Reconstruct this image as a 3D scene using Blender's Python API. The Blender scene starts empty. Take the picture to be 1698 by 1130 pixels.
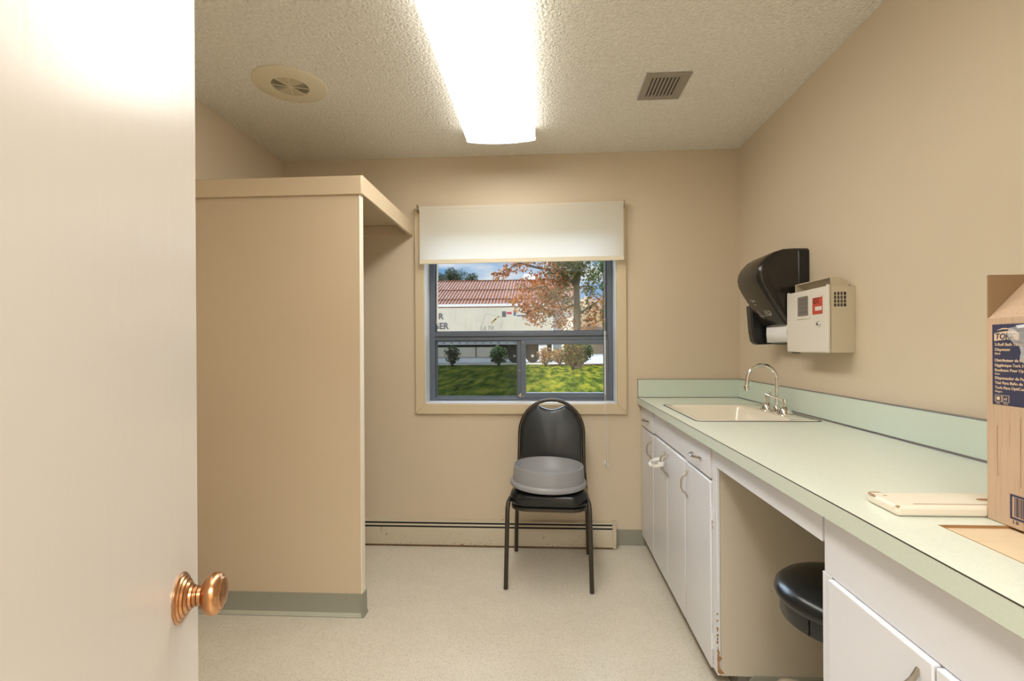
import bpy, bmesh, math, random
import numpy as np
from mathutils import Vector, Matrix, Quaternion
PI = math.pi
sc = bpy.context.scene
COL = sc.collection

# ------------------------------------------------------------------ camera
F_PX, CX, CY, YAW, ROLL, CAM_H = 815.7408, 855.5487, 575.426, 0.0563, 0.0060, 1.2348
W_PX, H_PX = 1698, 1130
cd = bpy.data.cameras.new('camera'); cam = bpy.data.objects.new('camera', cd); COL.objects.link(cam)
Fv = Vector((-math.sin(YAW), math.cos(YAW), 0)); Rv = Vector((math.cos(YAW), math.sin(YAW), 0)); Uv = Vector((0, 0, 1))
R2 = Rv*math.cos(ROLL) - Uv*math.sin(ROLL); U2 = Rv*math.sin(ROLL) + Uv*math.cos(ROLL)
m = Matrix((R2, U2, -Fv)).transposed().to_4x4(); m.translation = (0, 0, CAM_H); cam.matrix_world = m
cd.sensor_fit = 'HORIZONTAL'; cd.sensor_width = 36; cd.lens = F_PX/W_PX*36
cd.shift_x = (W_PX/2-CX)/W_PX; cd.shift_y = (CY-H_PX/2)/W_PX
cd.clip_start = 0.02; cd.clip_end = 500
sc.camera = cam

# ------------------------------------------------------------------ world, sun, exposure
sc.view_settings.view_transform = 'Standard'; sc.view_settings.look = 'None'
sc.view_settings.exposure = 0.38; sc.view_settings.gamma = 1.0; sc.view_settings.use_curve_mapping = False
world = bpy.data.worlds.new('sky'); sc.world = world; world.use_nodes = True
wn = world.node_tree; wn.nodes.clear()
def wnode(t, **k):
    n = wn.nodes.new(t)
    for a, b in k.items(): setattr(n, a, b)
    return n
tc = wnode('ShaderNodeTexCoord'); sep = wnode('ShaderNodeSeparateXYZ'); wn.links.new(tc.outputs['Generated'], sep.inputs[0])
rampz = wnode('ShaderNodeValToRGB'); wn.links.new(sep.outputs['Z'], rampz.inputs[0])
e = rampz.color_ramp.elements; e[0].position = 0.0; e[0].color = (.62, .74, .86, 1); e[1].position = 0.5; e[1].color = (.16, .36, .78, 1)
x = e.new(0.16); x.color = (.20, .44, .80, 1)
mapc = wnode('ShaderNodeMapping'); mapc.inputs['Scale'].default_value = (3.2, 3.2, 11); mapc.inputs['Location'].default_value = (0.35, 0, 0.2)
wn.links.new(tc.outputs['Generated'], mapc.inputs[0])
nz = wnode('ShaderNodeTexNoise'); nz.inputs['Scale'].default_value = 1.3; nz.inputs['Detail'].default_value = 7; wn.links.new(mapc.outputs[0], nz.inputs[0])
rc = wnode('ShaderNodeValToRGB'); wn.links.new(nz.outputs[0], rc.inputs[0])
rc.color_ramp.elements[0].position = .49; rc.color_ramp.elements[1].position = .62
mixc = wnode('ShaderNodeMixRGB'); wn.links.new(rc.outputs[0], mixc.inputs[0]); wn.links.new(rampz.outputs[0], mixc.inputs[1]); mixc.inputs[2].default_value = (1.0, 1.02, 1.05, 1)
# added out-of-view bright band in the +Y sky, lights the room through the window
def wmath(op, a, b_=None):
    n = wnode('ShaderNodeMath', operation=op)
    for i, v in enumerate((a, b_)):
        if v is None: continue
        if isinstance(v, (int, float)): n.inputs[i].default_value = v
        else: wn.links.new(v, n.inputs[i])
    return n.outputs[0]
def wrange(v, a, b_, c_=0, d_=1):
    n = wnode('ShaderNodeMapRange'); n.interpolation_type = 'SMOOTHSTEP'; wn.links.new(v, n.inputs[0])
    for i, q in enumerate((a, b_, c_, d_)): n.inputs[i+1].default_value = q
    return n.outputs[0]
fill_band = wmath('MULTIPLY', wmath('MULTIPLY', wrange(sep.outputs['Z'], .17, .30), wrange(sep.outputs['Z'], .85, .65)), wrange(sep.outputs['Y'], .15, .55))
mixb = wnode('ShaderNodeMixRGB'); wn.links.new(fill_band, mixb.inputs[0]); wn.links.new(mixc.outputs[0], mixb.inputs[1]); mixb.inputs[2].default_value = (9.2, 11.0, 13.5, 1)
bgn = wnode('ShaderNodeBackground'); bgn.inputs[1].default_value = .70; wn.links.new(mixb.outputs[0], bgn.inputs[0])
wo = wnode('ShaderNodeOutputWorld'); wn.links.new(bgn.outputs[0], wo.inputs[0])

sl = bpy.data.lights.new('sun', 'SUN'); sun = bpy.data.objects.new('sun', sl); COL.objects.link(sun)
sl.energy = 3.9; sl.angle = math.radians(.6); sl.color = (1.0, .93, .80)
sun_el = math.radians(28)
sdir = Vector((.8*math.cos(sun_el), .6*math.cos(sun_el), -math.sin(sun_el)))
sun.rotation_euler = sdir.to_track_quat('-Z', 'Y').to_euler(); sun.location = (-20, -15, 25)

def area_light(name, loc, sx, sy, power, color, rot=(0, 0, 0)):
    l = bpy.data.lights.new(name, 'AREA'); o = bpy.data.objects.new(name, l); COL.objects.link(o)
    l.shape = 'RECTANGLE'; l.size = sx; l.size_y = sy; l.energy = power; l.color = color; o.location = loc; o.rotation_euler = rot
    return o
# unseen fill light added in the hallway, outside the doorway behind the camera
area_light('hallway_fill_light', (.35, -.95, 2.40), 1.2, .6, 64, (.97, 1.0, 1.02))
LENS_EMIT = 8.6

# ------------------------------------------------------------------ materials
def lin(c):
    if isinstance(c, str):
        c = [int(c[i:i+2], 16)/255 for i in (0, 2, 4)]
    return tuple((v/12.92 if v <= .04045 else ((v+.055)/1.055)**2.4) for v in c) + (1,)
MATS = {}
def mat(name, color, rough=.6, metal=0, spec=.5, bump=None, vary=None, coat=0, streak=None, speck=None, wear=None):
    """bump=(scale,strength,distance,detail)  vary=(scale,amount)  speck=[(scale,threshold,color)]"""
    if name in MATS: return MATS[name]
    M = bpy.data.materials.new(name); M.use_nodes = True; nt = M.node_tree; b = nt.nodes['Principled BSDF']
    c = lin(color) if not (isinstance(color, tuple) and len(color) == 4) else color
    b.inputs['Base Color'].default_value = c; b.inputs['Roughness'].default_value = rough; b.inputs['Metallic'].default_value = metal
    b.inputs['Specular IOR Level'].default_value = spec; b.inputs['Coat Weight'].default_value = coat
    t = nt.nodes.new('ShaderNodeTexCoord'); out = t.outputs['Object']; col = None
    def noise(scale, detail=2, src=out):
        n = nt.nodes.new('ShaderNodeTexNoise'); n.inputs['Scale'].default_value = scale; n.inputs['Detail'].default_value = detail
        nt.links.new(src, n.inputs[0]); return n.outputs[0]
    def mapped(s):
        q = nt.nodes.new('ShaderNodeMapping'); q.inputs['Scale'].default_value = s; nt.links.new(out, q.inputs[0]); return q.outputs[0]
    def mix(fac, a, bb):
        x = nt.nodes.new('ShaderNodeMixRGB')
        if hasattr(fac, 'links'): nt.links.new(fac, x.inputs[0])
        else: x.inputs[0].default_value = fac
        for s, v in ((1, a), (2, bb)):
            if isinstance(v, tuple): x.inputs[s].default_value = v
            else: nt.links.new(v, x.inputs[s])
        return x.outputs[0]
    def ramp(src, p0, p1):
        r = nt.nodes.new('ShaderNodeMapRange'); r.inputs[1].default_value = p0; r.inputs[2].default_value = p1; nt.links.new(src, r.inputs[0]); return r.outputs[0]
    col = c
    if vary:
        k = vary[1]; dark = tuple(v*(1-k) for v in c[:3])+(1,); lite = tuple(min(1, v*(1+k)) for v in c[:3])+(1,)
        col = mix(ramp(noise(vary[0], 4), .3, .7), dark, lite)
    if streak:
        s, k, sc3 = streak
        dark = lin(k); col = mix(ramp(noise(s, 5, mapped(sc3)), .55, .8), col, dark)
    if speck:
        for s, th, cc in speck:
            v = nt.nodes.new('ShaderNodeTexVoronoi'); v.inputs['Scale'].default_value = s; nt.links.new(out, v.inputs[0])
            sp = nt.nodes.new('ShaderNodeSeparateColor'); nt.links.new(v.outputs['Color'], sp.inputs[0])
            near = ramp(v.outputs['Distance'], .42, .30); sel = ramp(sp.outputs[0], th, th+.01)
            mm = nt.nodes.new('ShaderNodeMath'); mm.operation = 'MULTIPLY'; nt.links.new(near, mm.inputs[0]); nt.links.new(sel, mm.inputs[1])
            col = mix(mm.outputs[0], col, lin(cc))
    if wear:
        s, lo, hi, cc = wear
        col = mix(ramp(noise(s, 6), lo, hi), col, lin(cc))
    if not isinstance(col, tuple): nt.links.new(col, b.inputs['Base Color'])
    if bump:
        src = mapped(bump[4]) if len(bump) > 4 else out
        n = noise(bump[0], bump[3], src)
        bp = nt.nodes.new('ShaderNodeBump'); bp.inputs['Strength'].default_value = bump[1]; bp.inputs['Distance'].default_value = bump[2]
        nt.links.new(n, bp.inputs['Height']); nt.links.new(bp.outputs[0], b.inputs['Normal'])
    MATS[name] = M; return M
def leafmat(name, cols, trans=.35):
    M = bpy.data.materials.new(name); M.use_nodes = True; nt = M.node_tree; b = nt.nodes['Principled BSDF']
    g = nt.nodes.new('ShaderNodeNewGeometry'); r = nt.nodes.new('ShaderNodeValToRGB'); nt.links.new(g.outputs['Random Per Island'], r.inputs[0])
    el = r.color_ramp.elements; el[0].color = lin(cols[0]); el[1].color = lin(cols[-1])
    for i, cc in enumerate(cols[1:-1]): q = el.new((i+1)/(len(cols)-1)); q.color = lin(cc)
    nt.links.new(r.outputs[0], b.inputs['Base Color']); b.inputs['Roughness'].default_value = .6; b.inputs['Specular IOR Level'].default_value = .2
    tr = nt.nodes.new('ShaderNodeBsdfTranslucent'); nt.links.new(r.outputs[0], tr.inputs[0])
    ms = nt.nodes.new('ShaderNodeMixShader'); ms.inputs[0].default_value = trans
    nt.links.new(b.outputs[0], ms.inputs[1]); nt.links.new(tr.outputs[0], ms.inputs[2]); nt.links.new(ms.outputs[0], nt.nodes['Material Output'].inputs[0])
    return M
def glassmat(name, tint=(.93, .96, .97, 1), refl=.06, haze=0.0, dark=None):
    M = bpy.data.materials.new(name); M.use_nodes = True; nt = M.node_tree; nt.nodes.remove(nt.nodes['Principled BSDF'])
    o = nt.nodes['Material Output']; t = nt.nodes.new('ShaderNodeBsdfTransparent'); t.inputs[0].default_value = tint
    g = nt.nodes.new('ShaderNodeBsdfGlossy'); g.inputs['Roughness'].default_value = .03
    fr = nt.nodes.new('ShaderNodeFresnel'); fr.inputs[0].default_value = 1.45
    ms = nt.nodes.new('ShaderNodeMixShader'); nt.links.new(fr.outputs[0], ms.inputs[0]); nt.links.new(t.outputs[0], ms.inputs[1]); nt.links.new(g.outputs[0], ms.inputs[2])
    last = ms.outputs[0]
    if haze:
        d = nt.nodes.new('ShaderNodeBsdfDiffuse'); d.inputs[0].default_value = dark or (.5, .5, .5, 1)
        m2 = nt.nodes.new('ShaderNodeMixShader'); m2.inputs[0].default_value = haze
        nt.links.new(last, m2.inputs[1]); nt.links.new(d.outputs[0], m2.inputs[2]); last = m2.outputs[0]
    nt.links.new(last, o.inputs[0]); return M

WALL = 'D5C5AC'
M_wall = mat('wall_paint', WALL, .55, bump=(150, .16, .002, 2), vary=(1.2, .02))
M_ceil = mat('popcorn_ceiling', 'FAF5EA', .9, spec=.1, bump=(85, 1.0, .016, 3), vary=(60, .06))
M_floor = mat('speckled_vinyl', 'D2CABA', .34, spec=.35, vary=(5, .04), speck=[(300, .66, 'A89E88'), (380, .84, '776D5A'), (240, .78, 'DAD4C6')])
M_door = mat('door_paint', 'DAD2C9', .27, spec=.5, bump=(60, .14, .002, 3, (1.0, 1.0, .10)))
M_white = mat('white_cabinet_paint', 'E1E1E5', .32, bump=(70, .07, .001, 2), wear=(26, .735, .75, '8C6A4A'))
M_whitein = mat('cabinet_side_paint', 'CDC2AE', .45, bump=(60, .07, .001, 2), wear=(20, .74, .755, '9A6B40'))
M_trim = mat('cream_trim_paint', 'D5C4A5', .4, bump=(80, .05, .001, 2))
M_panel = mat('closet_paint', 'CFBCA0', .55, bump=(150, .08, .001, 2), vary=(1.5, .015))
M_band = mat('closet_trim_paint', 'D3C0A2', .45)
M_edge = mat('closet_edge_paint', 'F0E6D2', .4)
M_cove = mat('grey_cove_base', '959486', .45, bump=(40, .05, .001, 2), wear=(30, .72, .75, '6B5940'))
M_coveL = mat('grey_cove_toe', 'B4B4A2', .4)
M_mint = mat('mint_laminate', 'DCE1D2', .22, vary=(220, .035))
M_mintb = mat('mint_laminate_splash', 'D0DCCE', .25, vary=(220, .03))
M_minte = mat('mint_laminate_edge', 'CFD7C8', .3, vary=(200, .03))
M_seam = mat('dark_seam', '40362E', .5)
M_alu = mat('dull_aluminium', '9A9AA0', .3, metal=.9)
M_ring = mat('sink_rim_steel', '4E4C46', .5, metal=.3)
M_sink = mat('cream_enamel', 'ECE3D0', .12, coat=.4)
M_chrome = mat('chrome', 'E4E2DE', .08, metal=1)
M_pull = mat('brushed_nickel', 'B9B2A6', .25, metal=1)
M_copper = mat('antique_copper', 'BC8C64', .28, metal=1, vary=(25, .18))
M_heater = mat('heater_enamel', 'C6BAA2', .4, wear=(14, .68, .72, '7A5A3C'))
M_rust = mat('rusty_edge', '6A523A', .8, vary=(30, .3))
M_black = mat('black_void', '14120F', .8)
M_frame = mat('slate_anodised_aluminium', '66707E', .38, metal=.3)
M_frame2 = mat('slate_gasket', '2D3238', .5)
M_reveal = mat('white_reveal', 'E4E6EA', .5)
M_vinyl = mat('black_vinyl', '1F2326', .33, bump=(260, .12, .001, 2))
M_seatv = mat('black_vinyl_seat', '17191B', .25, bump=(200, .10, .001, 2))
M_steel = mat('bronze_grey_steel', '4A443C', .33, metal=.7)
M_grey = mat('grey_plastic', '8F8F91', .42, bump=(90, .03, .001, 2))
M_dplastic = mat('smoked_black_plastic', '241F1B', .22, bump=(90, .02, .001, 2))
M_dplastic2 = mat('black_plastic', '17191A', .3)
M_beige = mat('beige_plastic', 'CFC3AC', .42)
M_front = mat('pale_front_plastic', 'DDD6CA', .35)
M_lensgrey = mat('grey_window_film', '77706A', .3)
M_paper = mat('white_paper', 'E9E7E3', .85)
M_ink = mat('pale_ink', 'C9C4BC', .6)
M_red = mat('red_label', 'C0452F', .5, vary=(60, .12))
M_dark = mat('dark_ink', '3A2A28', .6)
M_card = mat('cardboard', 'C2A78D', .85, spec=.1, vary=(9, .05), streak=(8, 'AC8F72', (40, 40, 1.2)))
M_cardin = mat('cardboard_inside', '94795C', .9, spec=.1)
M_navy = mat('navy_print', '34354F', .6)
M_cardtext = mat('unprinted_text', 'D9BEA0', .8)
M_ply = mat('bare_plywood', 'E2CBA8', .6, vary=(10, .05), streak=(4, 'D2B486', (3, 18, 3)))
M_board = mat('worn_painted_board', 'E9DFCC', .4, wear=(34, .70, .73, 'A8703F'))
M_woodtear = mat('worn_wood', 'A27A50', .7)
M_grille = mat('taupe_grille', '9C9387', .5)
M_spk = mat('cream_speaker_grille', 'E4DABF', .5)
M_shade = None
# roller blind fabric: diffuse and translucent cloth
def fabricmat():
    M = bpy.data.materials.new('blind_fabric'); M.use_nodes = True; nt = M.node_tree; b = nt.nodes['Principled BSDF']
    b.inputs['Base Color'].default_value = lin('EFE9DC'); b.inputs['Roughness'].default_value = .8; b.inputs['Specular IOR Level'].default_value = .1
    t = nt.nodes.new('ShaderNodeBsdfTranslucent'); t.inputs[0].default_value = lin('F1ECE2')
    s = nt.nodes.new('ShaderNodeMixShader'); s.inputs[0].default_value = .45
    nt.links.new(b.outputs[0], s.inputs[1]); nt.links.new(t.outputs[0], s.inputs[2]); nt.links.new(s.outputs[0], nt.nodes['Material Output'].inputs[0]); return M
M_shade = fabricmat()
M_hem = mat('blind_hem', 'E2D8C2', .7)
def lensmat(k=1.0):
    M = bpy.data.materials.new('lit_prismatic_lens'); M.use_nodes = True; nt = M.node_tree; nt.nodes.remove(nt.nodes['Principled BSDF'])
    em = nt.nodes.new('ShaderNodeEmission'); em.inputs[1].default_value = LENS_EMIT*k; em.inputs[0].default_value = (1.0, .965, .89, 1)
    nt.links.new(em.outputs[0], nt.nodes['Material Output'].inputs[0]); return M
M_lens = lensmat(); M_lens_side = lensmat(.28)
M_glass = glassmat('window_glass', haze=.012, dark=(.45, .42, .38, 1))
M_screen = glassmat('screened_glass', tint=(.50, .54, .57, 1), haze=.10, dark=(.10, .12, .12, 1))
def filmmat():
    M = bpy.data.materials.new('clear_film'); M.use_nodes = True; nt = M.node_tree; b = nt.nodes['Principled BSDF']
    b.inputs['Base Color'].default_value = (.85, .85, .83, 1); b.inputs['Roughness'].default_value = .12; b.inputs['Specular IOR Level'].default_value = 1.0
    t = nt.nodes.new('ShaderNodeBsdfTransparent'); s = nt.nodes.new('ShaderNodeMixShader'); s.inputs[0].default_value = .62
    nt.links.new(b.outputs[0], s.inputs[1]); nt.links.new(t.outputs[0], s.inputs[2]); nt.links.new(s.outputs[0], nt.nodes['Material Output'].inputs[0]); return M
M_film = filmmat()

# ------------------------------------------------------------------ mesh helpers
def box(bm, x0, x1, y0, y1, z0, z1, mtx=None):
    vs = [bm.verts.new((x, y, z)) for x in (x0, x1) for y in (y0, y1) for z in (z0, z1)]
    for f in ((0, 1, 3, 2), (4, 6, 7, 5), (0, 4, 5, 1), (2, 3, 7, 6), (0, 2, 6, 4), (1, 5, 7, 3)):
        bm.faces.new([vs[i] for i in f])
    if mtx:
        for v in vs: v.co = mtx @ v.co
    return vs
def loft(bm, rings, cap0=True, cap1=True, closed=True):
    vr = [[bm.verts.new(p) for p in r] for r in rings]; n = len(rings[0])
    for a, b in zip(vr, vr[1:]):
        for i in range(n if closed else n-1):
            j = (i+1) % n; bm.faces.new((a[i], a[j], b[j], b[i]))
    if cap0: bm.faces.new(vr[0][::-1])
    if cap1: bm.faces.new(vr[-1])
    return vr
def tube(bm, pts, r, n=12, closed=False, flat=1.0):
    pts = [Vector(p) for p in pts]; N = len(pts); rs = r if isinstance(r, (list, tuple)) else [r]*N
    tan = []
    for i in range(N):
        a = pts[(i-1) % N] if (closed or i > 0) else pts[i]; b = pts[(i+1) % N] if (closed or i < N-1) else pts[i]
        tan.append((b-a).normalized())
    up = Vector((0, 0, 1)) if abs(tan[0].z) < .9 else Vector((0, 1, 0))
    nrm = (up - tan[0]*up.dot(tan[0])).normalized(); rings = []
    for i in range(N):
        if i: q = tan[i-1].rotation_difference(tan[i]); nrm = (q @ nrm); nrm = (nrm - tan[i]*nrm.dot(tan[i])).normalized()
        bn = tan[i].cross(nrm)
        rings.append([pts[i] + rs[i]*(math.cos(2*PI*k/n)*nrm*flat + math.sin(2*PI*k/n)*bn) for k in range(n)])
    if closed: loft(bm, rings+[rings[0]], False, False)
    else: loft(bm, rings)
def lathe(bm, prof, c=(0, 0, 0), n=32, axis=None, cap0=True, cap1=True):
    c = Vector(c); q = Vector((0, 0, 1)).rotation_difference(Vector(axis).normalized()) if axis else Quaternion()
    rings = [[c + q @ Vector((max(r, 1e-4)*math.cos(2*PI*k/n), max(r, 1e-4)*math.sin(2*PI*k/n), z)) for k in range(n)] for r, z in prof]
    loft(bm, rings, cap0, cap1)
def prism(bm, poly, axis, a0, a1):
    """poly of 2d points extruded along axis x/y/z"""
    def P(p, a): return {'x': (a, p[0], p[1]), 'y': (p[0], a, p[1]), 'z': (p[0], p[1], a)}[axis]
    loft(bm, [[P(p, a0) for p in poly], [P(p, a1) for p in poly]])
def plate(bm, xs, ys, holes, z0, z1, f=lambda x, y, z: (x, y, z)):
    """rectangular slab with rectangular holes (x0,x1,y0,y1); f maps local to world"""
    for h in holes: xs = xs+[h[0], h[1]]; ys = ys+[h[2], h[3]]
    xs = sorted(set(xs)); ys = sorted(set(ys))
    def solid(i, j):
        if i < 0 or j < 0 or i >= len(xs)-1 or j >= len(ys)-1: return False
        cx, cy = (xs[i]+xs[i+1])/2, (ys[j]+ys[j+1])/2
        return not any(h[0] < cx < h[1] and h[2] < cy < h[3] for h in holes)
    V = {}
    def v(i, j, z):
        k = (i, j, z)
        if k not in V: V[k] = bm.verts.new(f(xs[i], ys[j], z))
        return V[k]
    for i in range(len(xs)-1):
        for j in range(len(ys)-1):
            if not solid(i, j): continue
            bm.faces.new((v(i, j, z1), v(i+1, j, z1), v(i+1, j+1, z1), v(i, j+1, z1)))
            bm.faces.new((v(i, j, z0), v(i, j+1, z0), v(i+1, j+1, z0), v(i+1, j, z0)))
            for di, dj, a, b in ((-1, 0, (i, j+1), (i, j)), (1, 0, (i+1, j), (i+1, j+1)), (0, -1, (i, j), (i+1, j)), (0, 1, (i+1, j+1), (i, j+1))):
                if not solid(i+di, j+dj): bm.faces.new((v(*a, z0), v(*b, z0), v(*b, z1), v(*a, z1)))
def rrect(w, d, r, n=6, cx=0, cy=0, p=None):
    pts = []
    for sx, sy, a0 in ((1, 1, 0), (-1, 1, 90), (-1, -1, 180), (1, -1, 270)):
        for k in range(n+1):
            a = math.radians(a0+90*k/n); pts.append((cx+sx*(w/2-r)+r*math.cos(a), cy+sy*(d/2-r)+r*math.sin(a)))
    return pts
def obj(name, bm, m, parent=None, bevel=0, seg=2, smooth=True, ang=35, local=False, kind=None, label=None):
    bmesh.ops.recalc_face_normals(bm, faces=bm.faces[:])
    me = bpy.data.meshes.new(name); bm.to_mesh(me); bm.free()
    o = bpy.data.objects.new(name, me); COL.objects.link(o)
    for mm in (m if isinstance(m, list) else [m]): me.materials.append(mm)
    if smooth:
        me.polygons.foreach_set('use_smooth', [True]*len(me.polygons)); me.set_sharp_from_angle(angle=math.radians(ang))
    if bevel:
        b = o.modifiers.new('bevel', 'BEVEL'); b.width = bevel; b.segments = seg; b.limit_method = 'ANGLE'; b.angle_limit = math.radians(40)
    if parent:
        o.parent = parent
        if not local:
            bpy_off = root_off(parent); me.transform(Matrix.Translation(-bpy_off))
    else:
        co = [v.co for v in me.vertices]
        c = Vector(((min(v.x for v in co)+max(v.x for v in co))/2, (min(v.y for v in co)+max(v.y for v in co))/2, min(v.z for v in co)))
        if not local: me.transform(Matrix.Translation(-c)); o.location = c
    if kind: o['kind'] = kind
    if label: o['label'] = label
    return o
def root_off(p):
    v = Vector((0, 0, 0))
    while p: v += p.location; p = p.parent
    return v
def thing(name, label, cat, loc=(0, 0, 0), rz=0, group=None):
    o = bpy.data.objects.new(name, None); COL.objects.link(o); o.location = loc; o.rotation_euler = (0, 0, rz); o.empty_display_size = .1
    return tag(o, label, cat, group)
def tag(o, label, cat, group=None, kind=None):
    o['label'] = label; o['category'] = cat
    if group: o['group'] = group
    if kind: o['kind'] = kind
    return o
def B(): return bmesh.new()
def flake(b, axis, a, c_, w, h, t0, t1, rng=random):
    n = 7; prism(b, [(a+w*rng.uniform(.45, 1)*math.cos(2*PI*k/n), c_+h*rng.uniform(.45, 1)*math.sin(2*PI*k/n)) for k in range(n)], axis, t0, t1)
def bx(name, m, x0, x1, y0, y1, z0, z1, parent=None, bevel=0, **k):
    b = B(); box(b, x0, x1, y0, y1, z0, z1); return obj(name, b, m, parent, bevel, **k)
def text(name, body, size, origin, right, up, m, parent, depth=.0004, align='LEFT', shear=0, bold=0.0, xs=1.0, local=False):
    cu = bpy.data.curves.new('t', 'FONT'); cu.body = body; cu.size = size; cu.extrude = depth; cu.align_x = align; cu.shear = shear; cu.offset = bold; cu.resolution_u = 3
    t = bpy.data.objects.new('t', cu); COL.objects.link(t)
    dg = bpy.context.evaluated_depsgraph_get(); me = bpy.data.meshes.new_from_object(t.evaluated_get(dg))
    bpy.data.objects.remove(t); bpy.data.curves.remove(cu)
    right = Vector(right).normalized(); up = Vector(up).normalized(); n = right.cross(up)
    M4 = Matrix((right*xs, up, n)).transposed().to_4x4(); M4.translation = Vector(origin)
    me.transform(M4)
    if parent and not local: me.transform(Matrix.Translation(-root_off(parent)))
    me.name = name; me.materials.clear(); me.materials.append(m)
    o = bpy.data.objects.new(name, me); COL.objects.link(o); o.parent = parent; return o
def at(u, v, Y):
    """world point seen at photo pixel (u,v) on the plane y=Y"""
    a = (u-CX)/F_PX; b = -(v-CY)/F_PX
    a, b = a*math.cos(ROLL)+b*math.sin(ROLL), -a*math.sin(ROLL)+b*math.cos(ROLL)
    d = Vector((a*math.cos(YAW)-math.sin(YAW), a*math.sin(YAW)+math.cos(YAW), b))
    return Vector((0, 0, CAM_H)) + d*(Y/d.y)

# ------------------------------------------------------------------ room shell
XL, XR, YB, YF, ZC = -1.662, 1.200, 3.084, -.10, 2.44
YH = -1.9   # end of the hallway
bx('floor', M_floor, XL-.12, XR+.12, YH-.12, YB+.2, -.12, 0, kind='structure')
bx('ceiling', M_ceil, XL-.12, XR+.12, YH-.12, YB+.2, ZC, ZC+.12, kind='structure')
bx('wall_left', M_wall, XL-.12, XL, YH-.12, YB+.2, 0, ZC, kind='structure')
bx('wall_right', M_wall, XR, XR+.12, YH-.12, YB+.2, 0, ZC, kind='structure')
bx('wall_hallway', M_wall, XL, XR, YH-.12, YH, 0, ZC, kind='structure')
WX0, WX1, WZ0, WZ1 = -.753, .450, .877, 2.05
b = B(); plate(b, [XL, XR], [0, ZC], [(WX0, WX1, WZ0, WZ1)], 0, .2, lambda x, y, z: (x, YB+z, y))
obj('wall_back', b, M_wall, kind='structure', smooth=False)
b = B(); plate(b, [XL, XR], [0, ZC], [(-.24, .572, -1, 2.06)], 0, .1, lambda x, y, z: (x, YF-.1+z, y))
# doorway opening reaches the floor
obj('wall_front', b, M_wall, kind='structure', smooth=False)

# window casing, reveal, frame
b = B()
cw = .058
def casing(bm, x0, x1, z0, z1, w, wb, y0, y1):
    o = [(x0, z0), (x1, z0), (x1, z1), (x0, z1)]; i = [(x0+w, z0+wb), (x1-w, z0+wb), (x1-w, z1-w), (x0+w, z1-w)]
    for k in range(4):
        a, c_, d, e_ = o[k], o[(k+1) % 4], i[(k+1) % 4], i[k]
        prism(bm, [a, c_, d, e_], 'y', y0, y1)
casing(b, WX0-cw, WX1+.062, WZ0-.064, WZ1+.064, .060, .064, YB-.018, YB-.001)
obj('trim_window', b, M_trim, bevel=.004, kind='structure')
FY = YB+.118
b = B(); 
box(b, WX0, WX0+.004, YB-.002, FY, WZ0, WZ1); box(b, WX1-.004, WX1, YB-.002, FY, WZ0, WZ1)
box(b, WX0+.004, WX1-.004, YB-.002, FY, WZ0, WZ0+.006); box(b, WX0+.004, WX1-.004, YB-.002, FY, WZ1-.006, WZ1)
obj('trim_reveal', b, M_reveal, kind='structure')
win = bpy.data.objects.new('window_1', None); COL.objects.link(win); win.location = ((WX0+WX1)/2, FY, WZ0); win['kind'] = 'structure'
def profframe(name, m, x0, x1, z0, z1, w, y0, y1, wt=None, wb=None, wl=None, wr=None, bevel=.003):
    wt = w if wt is None else wt; wb = w if wb is None else wb; wl = w if wl is None else wl; wr = w if wr is None else wr
    b = B(); plate(b, [x0, x1], [z0, z1], [(x0+wl, x1-wr, z0+wb, z1-wt)], y0, y1, lambda x, y, z: (x, z, y))
    return obj(name, b, m, win, bevel)
A0, A1, C0, C1 = WX0+.004, WX1-.004, WZ0+.006, WZ1-.006
profframe('window_frame', M_frame, A0, A1, C0, C1, .034, FY-.0, FY+.07, wb=.018)
bx('mullion', M_frame, A0+.03, A1-.03, FY+.004, FY+.068, 1.278, 1.334, win, .003)
bx('mullion_lip', M_frame2, A0+.034, A1-.034, FY-.001, FY+.004, 1.300, 1.306, win)
profframe('glazing_bead', M_frame2, A0+.034, A1-.034, 1.334, C1-.034, .006, FY+.03, FY+.05, bevel=0)
bx('window_pane', M_glass, A0+.036, A1-.036, FY+.040, FY+.044, 1.336, C1-.036, win)
bx('meeting_stile', M_frame, -.171, -.146, FY+.02, FY+.066, C0+.018, 1.278, win, .002)
bx('window_pane', M_screen, A0+.036, -.171, FY+.045, FY+.049, C0+.018, 1.278, win)
profframe('screen_frame', M_frame, A0+.034, -.168, C0+.017, 1.279, .009, FY+.03, FY+.052, bevel=.001)
sash = profframe('sliding_sash', M_frame, -.150, A1-.030, C0+.018, 1.278, .034, FY-.004, FY+.028, wt=.030, wb=.034, wr=.030)
bx('window_pane', M_glass, -.117, A1-.060, FY+.010, FY+.014, C0+.05, 1.249, win)
b = B(); box(b, -.158, -.146, FY-.014, FY-.004, C0+.022, C0+.05); box(b, -.166, -.150, FY-.02, FY-.014, C0+.03, C0+.04)
obj('latch', b, M_pull, win, .001)
for cx_, cz_ in ((-.133, 1.262), (-.133, .91), (-.158, 1.08)):
    b = B(); lathe(b, [(.0035, 0), (.0035, .002)], (cx_, FY-.004, cz_), 10, (0, -1, 0)); obj('screw', b, M_pull, win)
# curb of cove base on the back wall right of the heater
def cove(name, kindname, pts, h=.098, t=.006, top=M_cove):
    pass
bx('baseboard_back', M_cove, .425, .622, YB-.006, YB-.0005, 0, .098, bevel=.002, kind='structure')
bx('baseboard_left', M_cove, XL+.0005, XL+.006, YF, 2.20, 0, .1, bevel=.002, kind='structure')

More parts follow.
